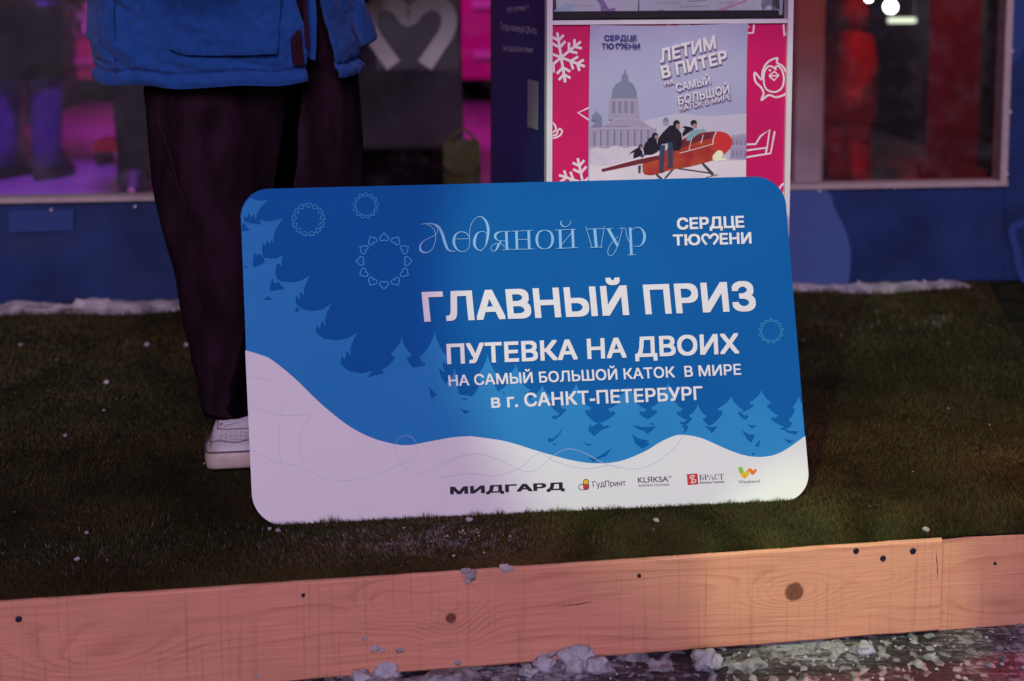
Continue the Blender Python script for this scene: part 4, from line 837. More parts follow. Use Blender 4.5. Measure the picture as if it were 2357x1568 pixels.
def skin_body(name, joints, edges, mt, parent, lv=2):
    """one continuous skinned surface. joints: {key: (x, y, z, radius)}"""
    bm = bmesh.new(); lay = bm.verts.layers.skin.verify(); vs = {}
    for k, (x, y, z, r) in joints.items():
        v = bm.verts.new((x, y, z)); rr = r if isinstance(r, tuple) else (r, r); v[lay].radius = rr; vs[k] = v
        v[lay].use_root = (k == 'pelvis')
    for a, b_ in edges: bm.edges.new((vs[a], vs[b_]))
    me = bpy.data.meshes.new(name); bm.to_mesh(me); bm.free(); me.materials.append(mt)
    o = bpy.data.objects.new(name, me); link(o, parent)
    o.modifiers.new('skin', 'SKIN').use_smooth_shade = True
    s = o.modifiers.new('sub', 'SUBSURF'); s.levels = s.render_levels = lv
    return o
def body_of(parent, H, arms, legs, name='body', mt=None, foot=.09):
    """H height; arms: ((elbow),(wrist),(dir)) left/right offsets as fractions; local coordinates, facing -y"""
    J = {'pelvis': (0, 0, .52 * H, .080 * H), 'belly': (0, 0, .60 * H, .070 * H), 'chest': (0, .005 * H, .72 * H, .085 * H), 'neckb': (0, .008 * H, .815 * H, .038 * H), 'neck': (0, 0, .86 * H, .032 * H),
         'jaw': (0, -.018 * H, .885 * H, .036 * H), 'head': (0, -.006 * H, .925 * H, .052 * H), 'crown': (0, .002 * H, .962 * H, .040 * H), 'nose': (0, -.068 * H, .910 * H, .008 * H)}
    E_ = [('pelvis', 'belly'), ('belly', 'chest'), ('chest', 'neckb'), ('neckb', 'neck'), ('neck', 'jaw'), ('jaw', 'head'), ('head', 'crown'), ('head', 'nose')]
    for s, sd in ((-1, 'r'), (1, 'l')):
        el, wr = arms[0 if s < 0 else 1]; kn_, an = legs[0 if s < 0 else 1]
        J['sh' + sd] = (s * .105 * H, .005 * H, .79 * H, .036 * H); J['el' + sd] = (*[c * H for c in el], .027 * H); J['wr' + sd] = (*[c * H for c in wr], .017 * H)
        E_ += [('chest', 'sh' + sd), ('sh' + sd, 'el' + sd), ('el' + sd, 'wr' + sd)]
        d = (Vector(wr) - Vector(el)).normalized(); w_ = Vector(wr); sidev = d.cross(Vector((0, -1, .2))).normalized()
        p = w_ + d * .045; J['pa' + sd] = (*[c * H for c in p], .018 * H); E_.append(('wr' + sd, 'pa' + sd))
        for q in range(4):
            f0 = p + sidev * (q - 1.5) * .0125 + d * .018; f1 = f0 + d * (.018 - .003 * abs(q - 1.3)) + Vector((0, -.004, -.004)); f2 = f1 + d * .012 + Vector((0, -.008, -.004))
            for m_i, ff, rr in ((0, f0, .0062), (1, f1, .0056), (2, f2, .0045)): J['f%d%d%s' % (q, m_i, sd)] = (*[c * H for c in ff], rr * H)
            E_ += [('pa' + sd, 'f%d0%s' % (q, sd)), ('f%d0%s' % (q, sd), 'f%d1%s' % (q, sd)), ('f%d1%s' % (q, sd), 'f%d2%s' % (q, sd))]
        t0 = w_ + d * .022 - sidev * .026; t1 = t0 + d * .02 - sidev * .008
        J['t0' + sd] = (*[c * H for c in t0], .0065 * H); J['t1' + sd] = (*[c * H for c in t1], .005 * H); E_ += [('wr' + sd, 't0' + sd), ('t0' + sd, 't1' + sd)]
        J['hip' + sd] = (s * .048 * H, 0, .50 * H, .055 * H); J['kn' + sd] = (*[c * H for c in kn_], .034 * H); J['an' + sd] = (*[c * H for c in an], .021 * H)
        J['to' + sd] = (an[0] * H, (an[1] - foot) * H, .024 * H, .012 * H)
        E_ += [('pelvis', 'hip' + sd), ('hip' + sd, 'kn' + sd), ('kn' + sd, 'an' + sd), ('an' + sd, 'to' + sd)]
    return skin_body(name, J, E_, mt or M['skin'], parent)

# --- the person in the blue jacket (only legs and coat hem are in the picture)
Hm = 1.76
body_of(person, Hm, (((-.155, .01, .63), (-.06, -.13, .60)), ((.155, .01, .63), (.06, -.13, .60))), (((-.011, -.048, .27), (.010, -.030, .055)), ((.090, .0, .27), (.088, .004, .055))), 'body', None, .045)
hb = MB(); bm = bmesh.new(); bmesh.ops.create_uvsphere(bm, u_segments=24, v_segments=16, radius=.108)
for v in bm.verts:
    v.co.z *= 1.0; v.co.y *= 1.08; v.co += v.co.normalized() * .008 * noise.noise(v.co * 30)
keep = [f for f in bm.faces if f.calc_center_median().z > -.01 or f.calc_center_median().y > .02]
hb.add([PC + Vector((0, .002, .938 * Hm)) + v.co for v in bm.verts], [tuple(x.index for x in f.verts) for f in keep]); bm.free(); hb.build('hair', M['hair'], person, True)

# jacket shell: a sheet wound round the trunk, open in front
FOLDS = [(-62, .965, -22, .872, -.008, .008), (-60, .975, -30, .905, .006, .010), (-56, .84, -30, .775, -.006, .006), (-52, .86, -24, .80, .005, .009), (-70, .80, -45, .79, -.005, .006), (-20, .80, 4, .775, -.004, .006), (6, .80, 30, .785, -.005, .005), (30, .86, 40, .79, .005, .008), (-80, .93, -58, .88, -.006, .008), (-86, .86, -62, .83, .006, .010), (62, .93, 80, .85, -.008, .009), (66, .85, 90, .80, .006, .010), (70, .80, 86, .775, -.005, .006), (-48, .90, -36, .80, .004, .012), (-12, .79, -4, .77, -.004, .004), (14, .785, 18, .77, -.004, .004)]
def jk(th, z, out=0.0):
    """point of the coat surface; th degrees, 0 = towards the street, 90 = person's left"""
    t = R(th); f = min(1, max(0, (z - .74) / .7))
    cx = -.581 - .016 * min(1, max(0, (z - .74) / .19)) + (.008 * f); cy = 2.52
    rx = .274 + .004 * math.sin((z - .7) * 9) - .05 * max(0, f - .55) - .02 * f; ry = .205 - .03 * f
    n = 2.25; s, c = math.sin(t), math.cos(t)
    x = rx * math.copysign(abs(s) ** (2 / n), s); y = -ry * math.copysign(abs(c) ** (2 / n), c)
    # hem roll, seam groove, drag folds
    d = out
    d += .0045 * math.exp(-((z - hem(th) - .011) / .010) ** 2) - .006 * math.exp(-((z - hem(th) - .026) / .0045) ** 2)
    tt = th if th <= 180 else th - 360
    for (ta, za, tb, zb_, am, wd) in FOLDS:
        ax, ay, bx, by = ta * .005, za, tb * .005, zb_; q = max(0, min(1, ((tt * .005 - ax) * (bx - ax) + (z - ay) * (by - ay)) / ((bx - ax) ** 2 + (by - ay) ** 2)))
        d += am * math.sin(math.pi * (.08 + .84 * q)) * math.exp(-(((tt * .005 - ax - (bx - ax) * q) ** 2 + (z - ay - (by - ay) * q) ** 2) / wd ** 2))
    d += .007 * noise.noise(Vector((th * .030 + z * 6, z * 11, 1))) + .005 * noise.noise(Vector((th * .10 + z * 14, z * 26, 5))) + .002 * noise.noise(Vector((th * .3 - z * 30, z * 60, 2)))
    d += .004 * math.exp(-((z - hem(th) - .02) / .03) ** 2) * noise.noise(Vector((th * .28, 3, 2)))
    d += -.006 * math.exp(-(((th - (-26)) * .006 + (z - .88) * .55) / .006) ** 2) * math.exp(-((z - .88) / .05) ** 2) * (1 if th < -10 else 0)
    d -= .0035 * math.exp(-((th + 59) / 1.3) ** 2)
    nn = Vector((x / rx ** 2, y / ry ** 2, 0)).normalized()
    return Vector((cx + x, cy + y, z)) + nn * d
def hem(th):
    t = th if th <= 180 else th - 360
    return .757 - .0022 * math.cos(R(t)) * 3 + .006 * max(0, (t - 5) / 35 if t < 50 else 0) + (.010 if t > 50 and t < 120 else 0) + .003 * math.sin(t * .17)
ztop = 1.46; nth, nz_ = 330, 130
def edge0(z):   # the free front edge on the person's left panel
    f = max(0, min(1, (z - .74) / .2)); return 60 - 11 * f if z < .94 else 51 - min(46, (z - .94) * 190)
def edge1(z):   # right hand panel edge
    f = max(0, min(1, (z - .74) / .2)); return 41 - 2.0 * f + 1.2 * math.sin(z * 40)
V = []; Fc = []
for i in range(nth + 1):
    for j in range(nz_ + 1):
        s = i / nth; tz = j / nz_; tz = tz ** 1.6
        z = .74 + (ztop - .74) * tz; th0, th1 = edge0(z), 360 + edge1(z)
        th = th0 + (th1 - th0) * s; z = hem(th) + (ztop - hem(th)) * tz
        p = jk(th, z); 
        if z > 1.30:
            f = (z - 1.30) / .16; p.x = PC.x + (p.x - PC.x) * (1 - .62 * f ** 2); p.y = PC.y + (p.y - PC.y) * (1 - .35 * f ** 2)
        V.append(p)
W_ = nz_ + 1
Fc = [(i * W_ + j, (i + 1) * W_ + j, (i + 1) * W_ + j + 1, i * W_ + j + 1) for i in range(nth) for j in range(nz_)]
jo = mesh('jacket', V, Fc, M['jacket'], person, True); sm = jo.modifiers.new('thick', 'SOLIDIFY'); sm.thickness = .007; sm.offset = -1
for s in (-1, 1):                                       # sleeves bent forward to the chest
    b = MB(); P_ = [PC + Vector(q) for q in ((s * .17, .01, 1.40), (s * .225, .02, 1.28), (s * .272, .02, 1.12), (s * .22, -.10, 1.075), (s * .12, -.21, 1.06))]
    Q = catmull([tuple(p) for p in P_], 8); b.tube(Q, [.078 - .026 * i / len(Q) + .004 * noise.noise(Vector((i * .7, s, 0))) for i in range(len(Q))], 20); o = b.build('sleeve', M['jacket'], jo, True)
# patch on the coat in picture coordinates
def jpatch(name, pts, mt, out, par, puff=0.0, n=18, smooth=True, lo=-70, hi=100):
    """a flap cut to an outline (photo units) laid on the coat"""
    def find(u, v):                                     # coat angle and height seen at this picture point
        best = None
        a, b_ = lo, hi
        z = .9
        for _ in range(6):
            d = ray(u, v)
            lo_, hi_ = a, b_
            for _k in range(30):
                mid = (lo_ + hi_) / 2; p = jk(mid, z); q = CAM + d * (p.y / d.y)
                if p.x < q.x: lo_ = mid
                else: hi_ = mid
            p = jk(lo_, z); z = (CAM + d * (p.y / d.y)).z
        return lo_, z
    q = [find(*p) for p in pts]; V = []; Fc = []
    c = Vector((sum(a for a, _ in q) / len(q), sum(b_ for _, b_ in q) / len(q)))
    rings = [1.0, .985, .95, .85, .6, .3]; m = len(q)
    for k, f in enumerate([1.0] + rings):
        for a, z in q:
            t, zz = c.x + (a - c.x) * f, c.y + (z - c.y) * f
            h = -.002 if k == 0 else out + (puff * (1 - f) ** .5)
            V.append(jk(t, zz, h))
    K = len(rings) + 1
    for k in range(K - 1): Fc += [(k * m + i, k * m + (i + 1) % m, (k + 1) * m + (i + 1) % m, (k + 1) * m + i) for i in range(m)]
    Fc.append(tuple((K - 1) * m + i for i in range(m)))
    return mesh(name, V, Fc, mt, par, smooth)
def dens(pts, n=8):
    o = []
    for i in range(len(pts)):
        a, b_ = pts[i], pts[(i + 1) % len(pts)]
        o += [(a[0] + (b_[0] - a[0]) * k / n, a[1] + (b_[1] - a[1]) * k / n) for k in range(n)]
    return o
pk = [(688, -150), (692, 120), (694, 260), (692, 350), (706, 378), (760, 402), (830, 425), (1000, 431), (1300, 428), (1515, 418), (1522, 380), (1535, 250), (1548, 0), (1548, -150)]
jpatch('pocket_flap', dens([cN(p) for p in pk], 4), M['jacket'], .010, jo, .004, smooth=False)
jpatch('velcro_tab', dens([cN(p) for p in [(1622, 238), (1632, 228), (1704, 228), (1712, 250), (1734, 500), (1720, 508), (1660, 508), (1650, 490)]], 3), M['velcro'], .004, jo, 0, smooth=False)
# zip on the free edge, with its tape and inner placket hanging below
b = MB()
def seen(u, v, y): return at(*cN((u, v)), y)
yz = jk(41, .85).y - .004
ins = [(1738, -160), (1800, -160), (1828, 0), (1836, 150), (1832, 360), (1824, 470), (1790, 460), (1762, 432), (1745, 370), (1735, 100)]
mesh('placket', [seen(*p, yz + .020) for p in ins] + [seen(*p, yz + .025) for p in ins], [tuple(range(len(ins)))[::-1]] + [(i, (i + 1) % len(ins), len(ins) + (i + 1) % len(ins), len(ins) + i) for i in range(len(ins))] + [tuple(range(len(ins), 2 * len(ins)))], M['jacket'], jo)
zp = [(1728, -160), (1752, -160), (1758, 60), (1774, 240), (1776, 366), (1744, 372), (1738, 240), (1730, 60)]
mesh('zip', [seen(*p, yz - .002) for p in zp] + [seen(*p, yz + .003) for p in zp], [tuple(range(len(zp)))[::-1]] + [(i, (i + 1) % len(zp), len(zp) + (i + 1) % len(zp), len(zp) + i) for i in range(len(zp))], M['velcro'], jo)
# pocket flap sticking out on the person's left
fp = [(2020, -140), (2120, -140), (2180, 30), (2240, 170), (2276, 285), (2270, 310), (2215, 345), (2170, 366), (2150, 300), (2090, 150)]
q0 = jk(84, .85).y - .035
Vf = [seen(u, v, q0 + (.03 if i < 2 else 0) - .0 + .05 * max(0, (u - 2150) / 130)) for i, (u, v) in enumerate(fp)]; nf = len(fp)
mesh('pocket_flap', Vf + [p + Vector((.006, .02, 0)) for p in Vf], [tuple(range(nf))[::-1], tuple(range(nf, 2 * nf))] + [(i, (i + 1) % nf, nf + (i + 1) % nf, nf + i) for i in range(nf)], M['jacket'], jo)
# stitched seam lines, their crease shadow put into a darker blue
for pts in ([(262, -100), (262, 120), (272, 330), (278, 570)], [(1548, 0), (1545, 120), (1528, 380)]):
    b = MB(); P_ = []
    for p in pts:
        u, v = cN(p); 
        a, z = -59, .9
        lo_, hi_ = -89, 60
        for _k in range(5):
            d = ray(u, v); lo_, hi_ = -89, 60
            for _q in range(24):
                mid = (lo_ + hi_) / 2; pp = jk(mid, z); qq = CAM + d * (pp.y / d.y)
                if pp.x < qq.x: lo_ = mid
                else: hi_ = mid
            pp = jk(lo_, z); z = (CAM + d * (pp.y / d.y)).z
        P_.append(jk(lo_, z, .0004))
    b.tube(catmull([tuple(p) for p in P_], 8), .0011, 6); b.build('stitching', M['jacket_line'], jo, True)

# jeans
def leg_sections(secs, seed):
    V = []; n = 40; S_ = []
    for (z, cx, cy, rx, ry) in secs: S_.append((z, cx, cy, rx, ry))
    zs = [s[0] for s in secs]; out = []
    for i in range(71):
        z = zs[0] + (zs[-1] - zs[0]) * i / 70
        for k in range(len(zs) - 1):
            if zs[k] >= z >= zs[k + 1]:
                t = (zs[k] - z) / (zs[k] - zs[k + 1]); t = t * t * (3 - 2 * t) * .35 + t * .65; a, b_ = secs[k], secs[k + 1]; out.append([a[q] + (b_[q] - a[q]) * t for q in range(5)]); break
    for i, (z, cx, cy, rx, ry) in enumerate(out):
        for k in range(n):
            a = 6.28318 * k / n; lowf = max(0, 1 - (z - .07) / .28)
            d = 1 + .045 * noise.noise(Vector((math.cos(a) * 1.3, math.sin(a) * 1.3 + seed, z * 5))) + .022 * noise.noise(Vector((math.cos(a) * 3 + z * 7, math.sin(a) * 3 + seed, z * 9))) + .07 * lowf * noise.noise(Vector((math.cos(a) * 1.6 + seed, math.sin(a) * 1.6, z * 22))) + .02 * noise.noise(Vector((math.cos(a) * 2, math.sin(a) * 2 + 9, z * 15 + a)))
            if z < .10: d += .03
            V.append(Vector((cx + rx * d * math.cos(a), cy + ry * d * math.sin(a), z)))
    F_ = [(i * n + k, i * n + (k + 1) % n, (i + 1) * n + (k + 1) % n, (i + 1) * n + k) for i in range(70) for k in range(n)]
    return V, F_
LA = [(.95, -.60, 2.52, .11, .11), (.735, -.623, 2.455, .119, .105), (.627, -.617, 2.44, .115, .115), (.541, -.614, 2.435, .110, .11), (.463, -.606, 2.43, .100, .105), (.39, -.596, 2.43, .092, .10), (.259, -.588, 2.44, .084, .092), (.154, -.578, 2.442, .072, .086), (.084, -.567, 2.438, .065, .084), (.069, -.565, 2.436, .063, .085)]
LB = [(.95, -.45, 2.53, .11, .11), (.735, -.440, 2.53, .120, .11), (.627, -.440, 2.53, .128, .11), (.541, -.440, 2.53, .128, .11), (.44, -.430, 2.53, .112, .105), (.30, -.42, 2.51, .080, .09), (.154, -.425, 2.515, .070, .08), (.084, -.43, 2.52, .063, .075), (.069, -.43, 2.52, .06, .073)]
b = MB(); b.add(*leg_sections(LA, 1)); b.add(*leg_sections(LB, 4)); b.tube([(-.525, 2.51, .80), (-.525, 2.51, .90), (-.535, 2.52, 1.04)], [.14, .155, .15], 30)
tr_ = b.build('jeans', M['denim'], person, True)
# outseam and side stitching
for pts in ([(1105, 790), (1130, 900), (1165, 1000), (1205, 1120), (1245, 1280), (1290, 1400), (1320, 1500)],):
    P_ = []
    for p in pts:
        u, v = p[0] / 3.041, p[1] / 3.041; P_.append(at(u, v, 2.326))
    b = MB(); 
    b.tube([p + Vector((0, -.004 + .0, 0)) for p in P_], .0007, 5); b.build('seam', M['denim_seam'], tr_, True)

# sneakers
def sneaker(org, yaw, lab=None):
    """toe towards -y in its own axes"""
    e = bpy.data.objects.new('sneaker', None); e.empty_display_size = .05; COL.objects.link(e); e.parent = person
    e.location = org - PC; e.rotation_euler = (0, 0, yaw)
    prof = [(-.150, .020, .034, .028), (-.146, .034, .049, .026), (-.135, .044, .057, .025), (-.115, .050, .062, .025), (-.097, .053, .069, .025), (-.078, .054, .082, .025), (-.058, .053, .089, .025), (-.038, .050, .096, .025), (-.01, .046, .102, .026), (.02, .042, .108, .027), (.06, .040, .115, .028), (.085, .040, .112, .028), (.108, .037, .108, .028), (.122, .028, .100, .028), (.128, .012, .092, .028)]
    V = []; n = 28
    for (y, hw, zt, zb) in prof:
        for k in range(n):
            a = math.pi * k / (n - 1); c, s = math.cos(a), math.sin(a); ex = .62 if y < -.02 else .75
            V.append((hw * math.copysign(abs(c) ** ex, c) * (1 if c < 0 else .94), y, zb + (zt - zb) * abs(s) ** .8 + .0012 * noise.noise(Vector((c * 5, y * 60, s * 5)))))
    F_ = [(i * n + k, (i + 1) * n + k, (i + 1) * n + k + 1, i * n + k + 1) for i in range(len(prof) - 1) for k in range(n - 1)] + [tuple(range(n)), tuple((len(prof) - 1) * n + k for k in range(n))[::-1]]
    mesh('upper', V, F_, M['leather'], e, True, local=True)
    V = []; m = 0; outl = [(y, hw) for (y, hw, _, _) in prof]
    ring = [(hw * 1.09 + .004, y) for y, hw in outl] + [(-hw * 1.09 - .004, y) for y, hw in outl[::-1]]
    ring = [(x, y - (.006 if y < -.13 else -.006 if y > .11 else 0)) for x, y in ring]; n = len(ring)
    def lift(y): return .010 * max(0, (-y - .09) / .06) ** 2
    lev = [(.0, .93), (.004, .98), (.012, 1.0), (.024, 1.0), (.031, .985), (.034, .95)]
    for z, sc in lev: V += [(x * sc, y * (1 - (1 - sc) * .5), z + lift(y)) for x, y in ring]
    F_ = [(i * n + k, i * n + (k + 1) % n, (i + 1) * n + (k + 1) % n, (i + 1) * n + k) for i in range(len(lev) - 1) for k in range(n)] + [tuple(range(n))[::-1], tuple((len(lev) - 1) * n + k for k in range(n))]
    mesh('sole', V, F_, M['sole'], e, True, local=True)
    rg = [(x * .99, y, .0355 + lift(y)) for x, y in ring]; b = MB(); b.tube(rg + rg[:1], .0016, 5); mesh('groove_line', b.v, b.f, M['seam_dark'], e, True, local=True)  # added dark tube; its colour stands for the shade in the sole groove
    def top(x, y):
        for i in range(len(prof) - 1):
            if prof[i][0] <= y <= prof[i + 1][0]:
                t = (y - prof[i][0]) / (prof[i + 1][0] - prof[i][0]); hw = prof[i][1] + (prof[i + 1][1] - prof[i][1]) * t; zt = prof[i][2] + (prof[i + 1][2] - prof[i][2]) * t; zb = .026
                c = max(-.999, min(.999, abs(x) / hw)) ** (1 / (.62 if y < -.02 else .75)); return zb + (zt - zb) * max(0, 1 - c * c) ** .4
        return .03
    for q in range(6):
        y = -.084 + q * .0165; hw = .025 + q * .0006; P_ = [(x, y + .006 * math.sin(x * 60 + q), top(x, y) + .0035 - .0015 * abs(x) / hw) for x in np.linspace(-hw, hw, 11)]
        b = MB(); b.tube(P_, .0036, 7); mesh('lace', b.v, b.f, M['lace'], e, True, local=True)
    b = MB()
    for q in range(6):
        for s in (-1, 1):
            x, y = s * (.0305 + q * .0006), -.081 + q * .0165; b.tube([(x, y, top(x, y) - .003), (x, y, top(x, y) + .0010)], .0027, 8)
    for r_ in range(3):
        for q in range(-3 + (r_ == 2), 4 - (r_ == 2)):
            x, y = q * .0095, -.102 - r_ * .0105 - .0006 * q * q; b.tube([(x, y, top(x, y) - .003), (x, y, top(x, y) + .0004)], .0014, 6)
    mesh('eyelets', b.v, b.f, M['seam_dark'], e, False, local=True)
    b = MB()
    for P_ in ([(-.0365, -.088), (-.039, -.06), (-.039, -.03), (-.037, .01)], [(.0365, -.088), (.039, -.06), (.039, -.03), (.037, .01)], [(-.0365, -.088), (-.018, -.095), (.018, -.095), (.0365, -.088)], [(-.0525, -.085), (-.042, -.112), (.0, -.134), (.042, -.112), (.0525, -.085)], [(-.0465, -.0), (-.0475, -.03), (-.0505, -.055), (-.0525, -.07)], [(-.0500, -.02), (-.0522, -.045), (-.0528, -.06)], [(-.0465, -.075), (-.0495, -.095), (-.0480, -.112)]):
        Q = catmull(P_, 8); b.tube([(p.x, p.y, top(p.x, p.y) + .0003) for p in Q], .0012, 5)
    mesh('stitching', b.v, b.f, M['seam_dark'], e, True, local=True)
    return e
tq = gnd(545, 1103); sneaker(Vector((-.558, 2.430, 0.001)), R(8)); sneaker(Vector((-.425, 2.50, 0.001)), R(14))

# ---------------------------------------------------------------- pavilion wall and window
w0, w1 = gnd(0, 708), gnd(2300, 650); WX = (w1 - w0).normalized(); WB = Vector((-WX.y, WX.x, 0)); WA = math.atan2(WX.y, WX.x)
WP = Plane(w0, WX, UP)
M['vinyl'] = mat('navy_banner', (.010, .028, .108), .5, var=.28, vs=6, bump=.9, bs=6, spec=.3)
M['vinyl_light'] = mat('banner_light_print', (.055, .10, .26), .5, var=.06, vs=3, bump=.5, bs=7, spec=.3)
M['vinyl_mid'] = mat('banner_mid_print', (.022, .055, .19), .5, spec=.3)
M['wood_frame'] = mat('pale_frame', (.40, .32, .30), .6, var=.08, vs=30)
M['rivet'] = mat('rivet', (.55, .55, .58), .35, metal=.8)
M['dark_wall'] = mat('dark_wall', (.015, .012, .022), .8)
M['window_glass'] = glass('window_glass', .009)
def wu(u, v): return (WP.p(u, v) - w0).dot(WX)
def wz(u, v): return WP.p(u, v).z
pav = thing('pavilion', w0 + WX * 1.5, 'dark pavilion with a long low window over a navy banner skirt behind the turf', 'pavilion', rz=WA)
def wbox(ua, ub, za, zb, da, db, name, mt, par=pav):
    """box in wall axes: along, height, depth (negative towards the street)"""
    c = w0 + WX * (ua + ub) / 2 + WB * (da + db) / 2 + UP * (za + zb) / 2; b = MB(); b.box(c, (abs(ub - ua), abs(db - da), abs(zb - za)), WA); return b.build(name, mt, par)
uL, uR, uE = -1.2, wu(2303, 400), 4.2; sill = wz(1178, 440)
# skirt: wrinkled banner
def sheet(name, u0, u1, zf0, zf1, mt, off, nu=80, nz2=14, par=pav, fn=None):
    V = []
    for i in range(nu + 1):
        u = u0 + (u1 - u0) * i / nu
        for j in range(nz2 + 1):
            z = zf0(u) + (zf1(u) - zf0(u)) * j / nz2; e = .5 - abs(j / nz2 - .5)
            d = .010 * e * 2 * noise.noise(Vector((u * 2.2, z * 4, 3))) + .004 * noise.noise(Vector((u * 5, z * 2.5, 8))) * e
            V.append(w0 + WX * u + UP * z - WB * (off + d))
    k = nz2 + 1
    return mesh(name, V, [(i * k + j, (i + 1) * k + j, (i + 1) * k + j + 1, i * k + j + 1) for i in range(nu) for j in range(nz2)], mt, par, True)
zb0 = lambda u: .004 + .010 * noise.noise(Vector((u * 1.3, 0, 0))) + .006
zt_ = lambda u: sill - .004 - .006 * abs(math.sin(u * 6.0 + .6))
sheet('skirt_banner', uL, uR + .012, zb0, zt_, M['vinyl'], .012)
sheet('corner_banner', uR + .012, uE, zb0, lambda u: 1.9, M['vinyl'], .014, 40, 40)
WArt = Art(Plane(w0 - WB * .019, WX, UP), pav, .0006)
WArt.poly('light_print', [[(20, 486), (170, 482), (168, 530), (20, 536)]], M['vinyl_mid'], 1)
WArt.poly('light_print', [[(p.x, p.y) for p in catmull([(1740, 448), (1892, 436), (1920, 478), (1945, 530), (1958, 580), (1956, 625), (1952, 661)], 6)] + [(1740, 672)]], M['vinyl_light'], 1)
WArt.poly('light_print', [[(2314, -60), (2420, -60), (2420, 60), (2372, 80), (2340, 140), (2318, 150)]], M['vinyl_mid'], 1)
WArt.lines('outline_print', [[(2470, 505, 18), (2400, 512, 18), (2334, 522, 18), (2340, 580, 18), (2356, 640, 18), (2420, 690, 18)]], M['vinyl_mid'], 1)
# frame, glass
wbox(uL, uR + .012, sill - .006, sill + .009, -.026, .03, 'window_frame', M['wood_frame']); wbox(uR - .012, uR + .010, sill + .009, 1.12, -.024, .03, 'window_frame', M['wood_frame'])
wbox(uL, uR + .010, 1.12, 1.16, -.024, .03, 'window_frame', M['wood_frame'])  # unseen window head, set low to keep the sun off the interior
wbox(uL, uR - .012, sill + .009, 1.12, .004, .010, 'window_pane', M['window_glass'])
wbox(uL, uE, .0, sill - .006, .0, .06, 'base_wall', M['dark_wall']); wbox(uR + .012, uE, sill - .006, 2.5, .0, .06, 'end_wall', M['dark_wall']); wbox(uL, uR + .012, 1.16, 2.5, .0, .06, 'upper_wall', M['vinyl'])
wbox(uL - .06, uE, 2.5, 2.56, -.1, 7.0, 'roof', M['dark_wall']); wbox(uL - .06, uE, .0, 2.5, 6.9, 7.0, 'back_wall', M['dark_wall'])
wbox(uL - .06, uL, .0, 2.5, .0, 6.9, 'side_wall', M['dark_wall']); wbox(uE - .06, uE, .0, 2.5, .06, 6.9, 'side_wall', M['dark_wall'])
rv0 = None
for (px, py) in [(118, 484), (311, 477), (118, 702), (311, 700), (380, 700), (1886, 441), (2059, 433), (2285, 428), (1977, 650), (2128, 648), (2330, 118), (2325, 258), (2318, 400), (1860, 655), (2060, 668)]:
    q = Plane(w0 - WB * .021, WX, UP).p(px, py)
    if rv0 is None:
        b = MB(); n = 12
        b.add([Vector((r * math.cos(6.2832 * k / n), -y, r * math.sin(6.2832 * k / n))) for r, y in ((.0058, 0), (.0052, .002), (.003, .0035), (.0002, .004)) for k in range(n)], [(i * n + k, i * n + (k + 1) % n, (i + 1) * n + (k + 1) % n, (i + 1) * n + k) for i in range(3) for k in range(n)])
        rv0 = mesh('rivet', b.v, b.f, M['rivet'], pav, True, local=True); o = rv0
    else: o = rv0.copy(); link(o, pav)
    o.location = world_of(pav).inverted() @ q
# strips of shovelled snow along the foot of the wall
def snow_strip(u0, u1, h, w_, seed, lab):
    V = []; nu, nv = 160, 14
    for i in range(nu + 1):
        u = u0 + (u1 - u0) * i / nu; ends = min(1, 9 * min(i, nu - i) / nu)
        for j in range(nv + 1):
            t = j / nv; d = -.022 - w_ * t * (.75 + .5 * noise.noise(Vector((u * 4, seed, 0))))
            hh = h * math.sin(math.pi * min(1, t * .9 + .12)) ** .7 * (.55 + 1.1 * noise.noise(Vector((u * 7, seed, 3))) + .5 * noise.noise(Vector((u * 25, t * 3, seed)))) * ends + .01 * ends * (1 - t)
            V.append(w0 + WX * u + WB * d + UP * max(-.004, hh))
    o = mesh('snow_strip', V, [(i * (nv + 1) + j, i * (nv + 1) + j + 1, (i + 1) * (nv + 1) + j + 1, (i + 1) * (nv + 1) + j) for i in range(nu) for j in range(nv)], M['snow_dim'], None, True)
    tag(o, lab, 'snow', kind='stuff')
snow_strip(wu(-60, 700), wu(480, 700), .020, .10, 2, 'low dirty snow strip along the wall foot left of the jeans'); snow_strip(wu(170, 700), wu(292, 700), .036, .05, 5, 'small heap on the snow strip left of the jeans')
snow_strip(wu(1700, 668), wu(2225, 655), .018, .075, 9, 'low snow strip along the wall foot right of the board'); snow_strip(wu(2080, 660), wu(2170, 655), .030, .05, 11, 'small heap on the snow strip right of the board')

# ---------------------------------------------------------------- inside the pavilion
fl = mesh('pavilion_floor', [w0 + WX * (uL - .05) + WB * .06 + UP * .004, w0 + WX * (uE - .06) + WB * .06 + UP * .004, w0 + WX * (uE - .06) + WB * 6.9 + UP * .004, w0 + WX * (uL - .05) + WB * 6.9 + UP * .004], [(0, 1, 2, 3)], mat('pavilion_floor', (.34, .30, .38), .4, var=.2, vs=3)); tag(fl, kind='structure')
lamp('magenta_lamp', 'SPOT', (-1.1, 6.2, 2.35), (-1.1, 8.6, .9), 230, (.85, .03, .55), spot_size=R(120), spot_blend=.6, shadow_soft_size=.15)
lamp('violet_lamp', 'SPOT', (-1.75, 4.6, 2.35), (-1.85, 5.6, .0), 210, (.42, .05, 1.0), spot_size=R(75), spot_blend=.5, shadow_soft_size=.1)
lamp('child_fill_lamp', 'SPOT', (1.0, 4.6, 2.3), (1.45, 5.5, .3), 75, (1.0, .10, .08), spot_size=R(110), spot_blend=.6, shadow_soft_size=.1)  # unseen red lamp, added to brighten the child
M['magenta'] = mat('magenta_panel', (.62, .06, .34), .6, var=.15, vs=2); M['pale'] = mat('pale_bar', (.75, .70, .74), .5)
bd = thing('backdrop', at(640, 120, 9.0) * 1.0, 'magenta backdrop with short pale bars at the back of the pavilion', 'backdrop')
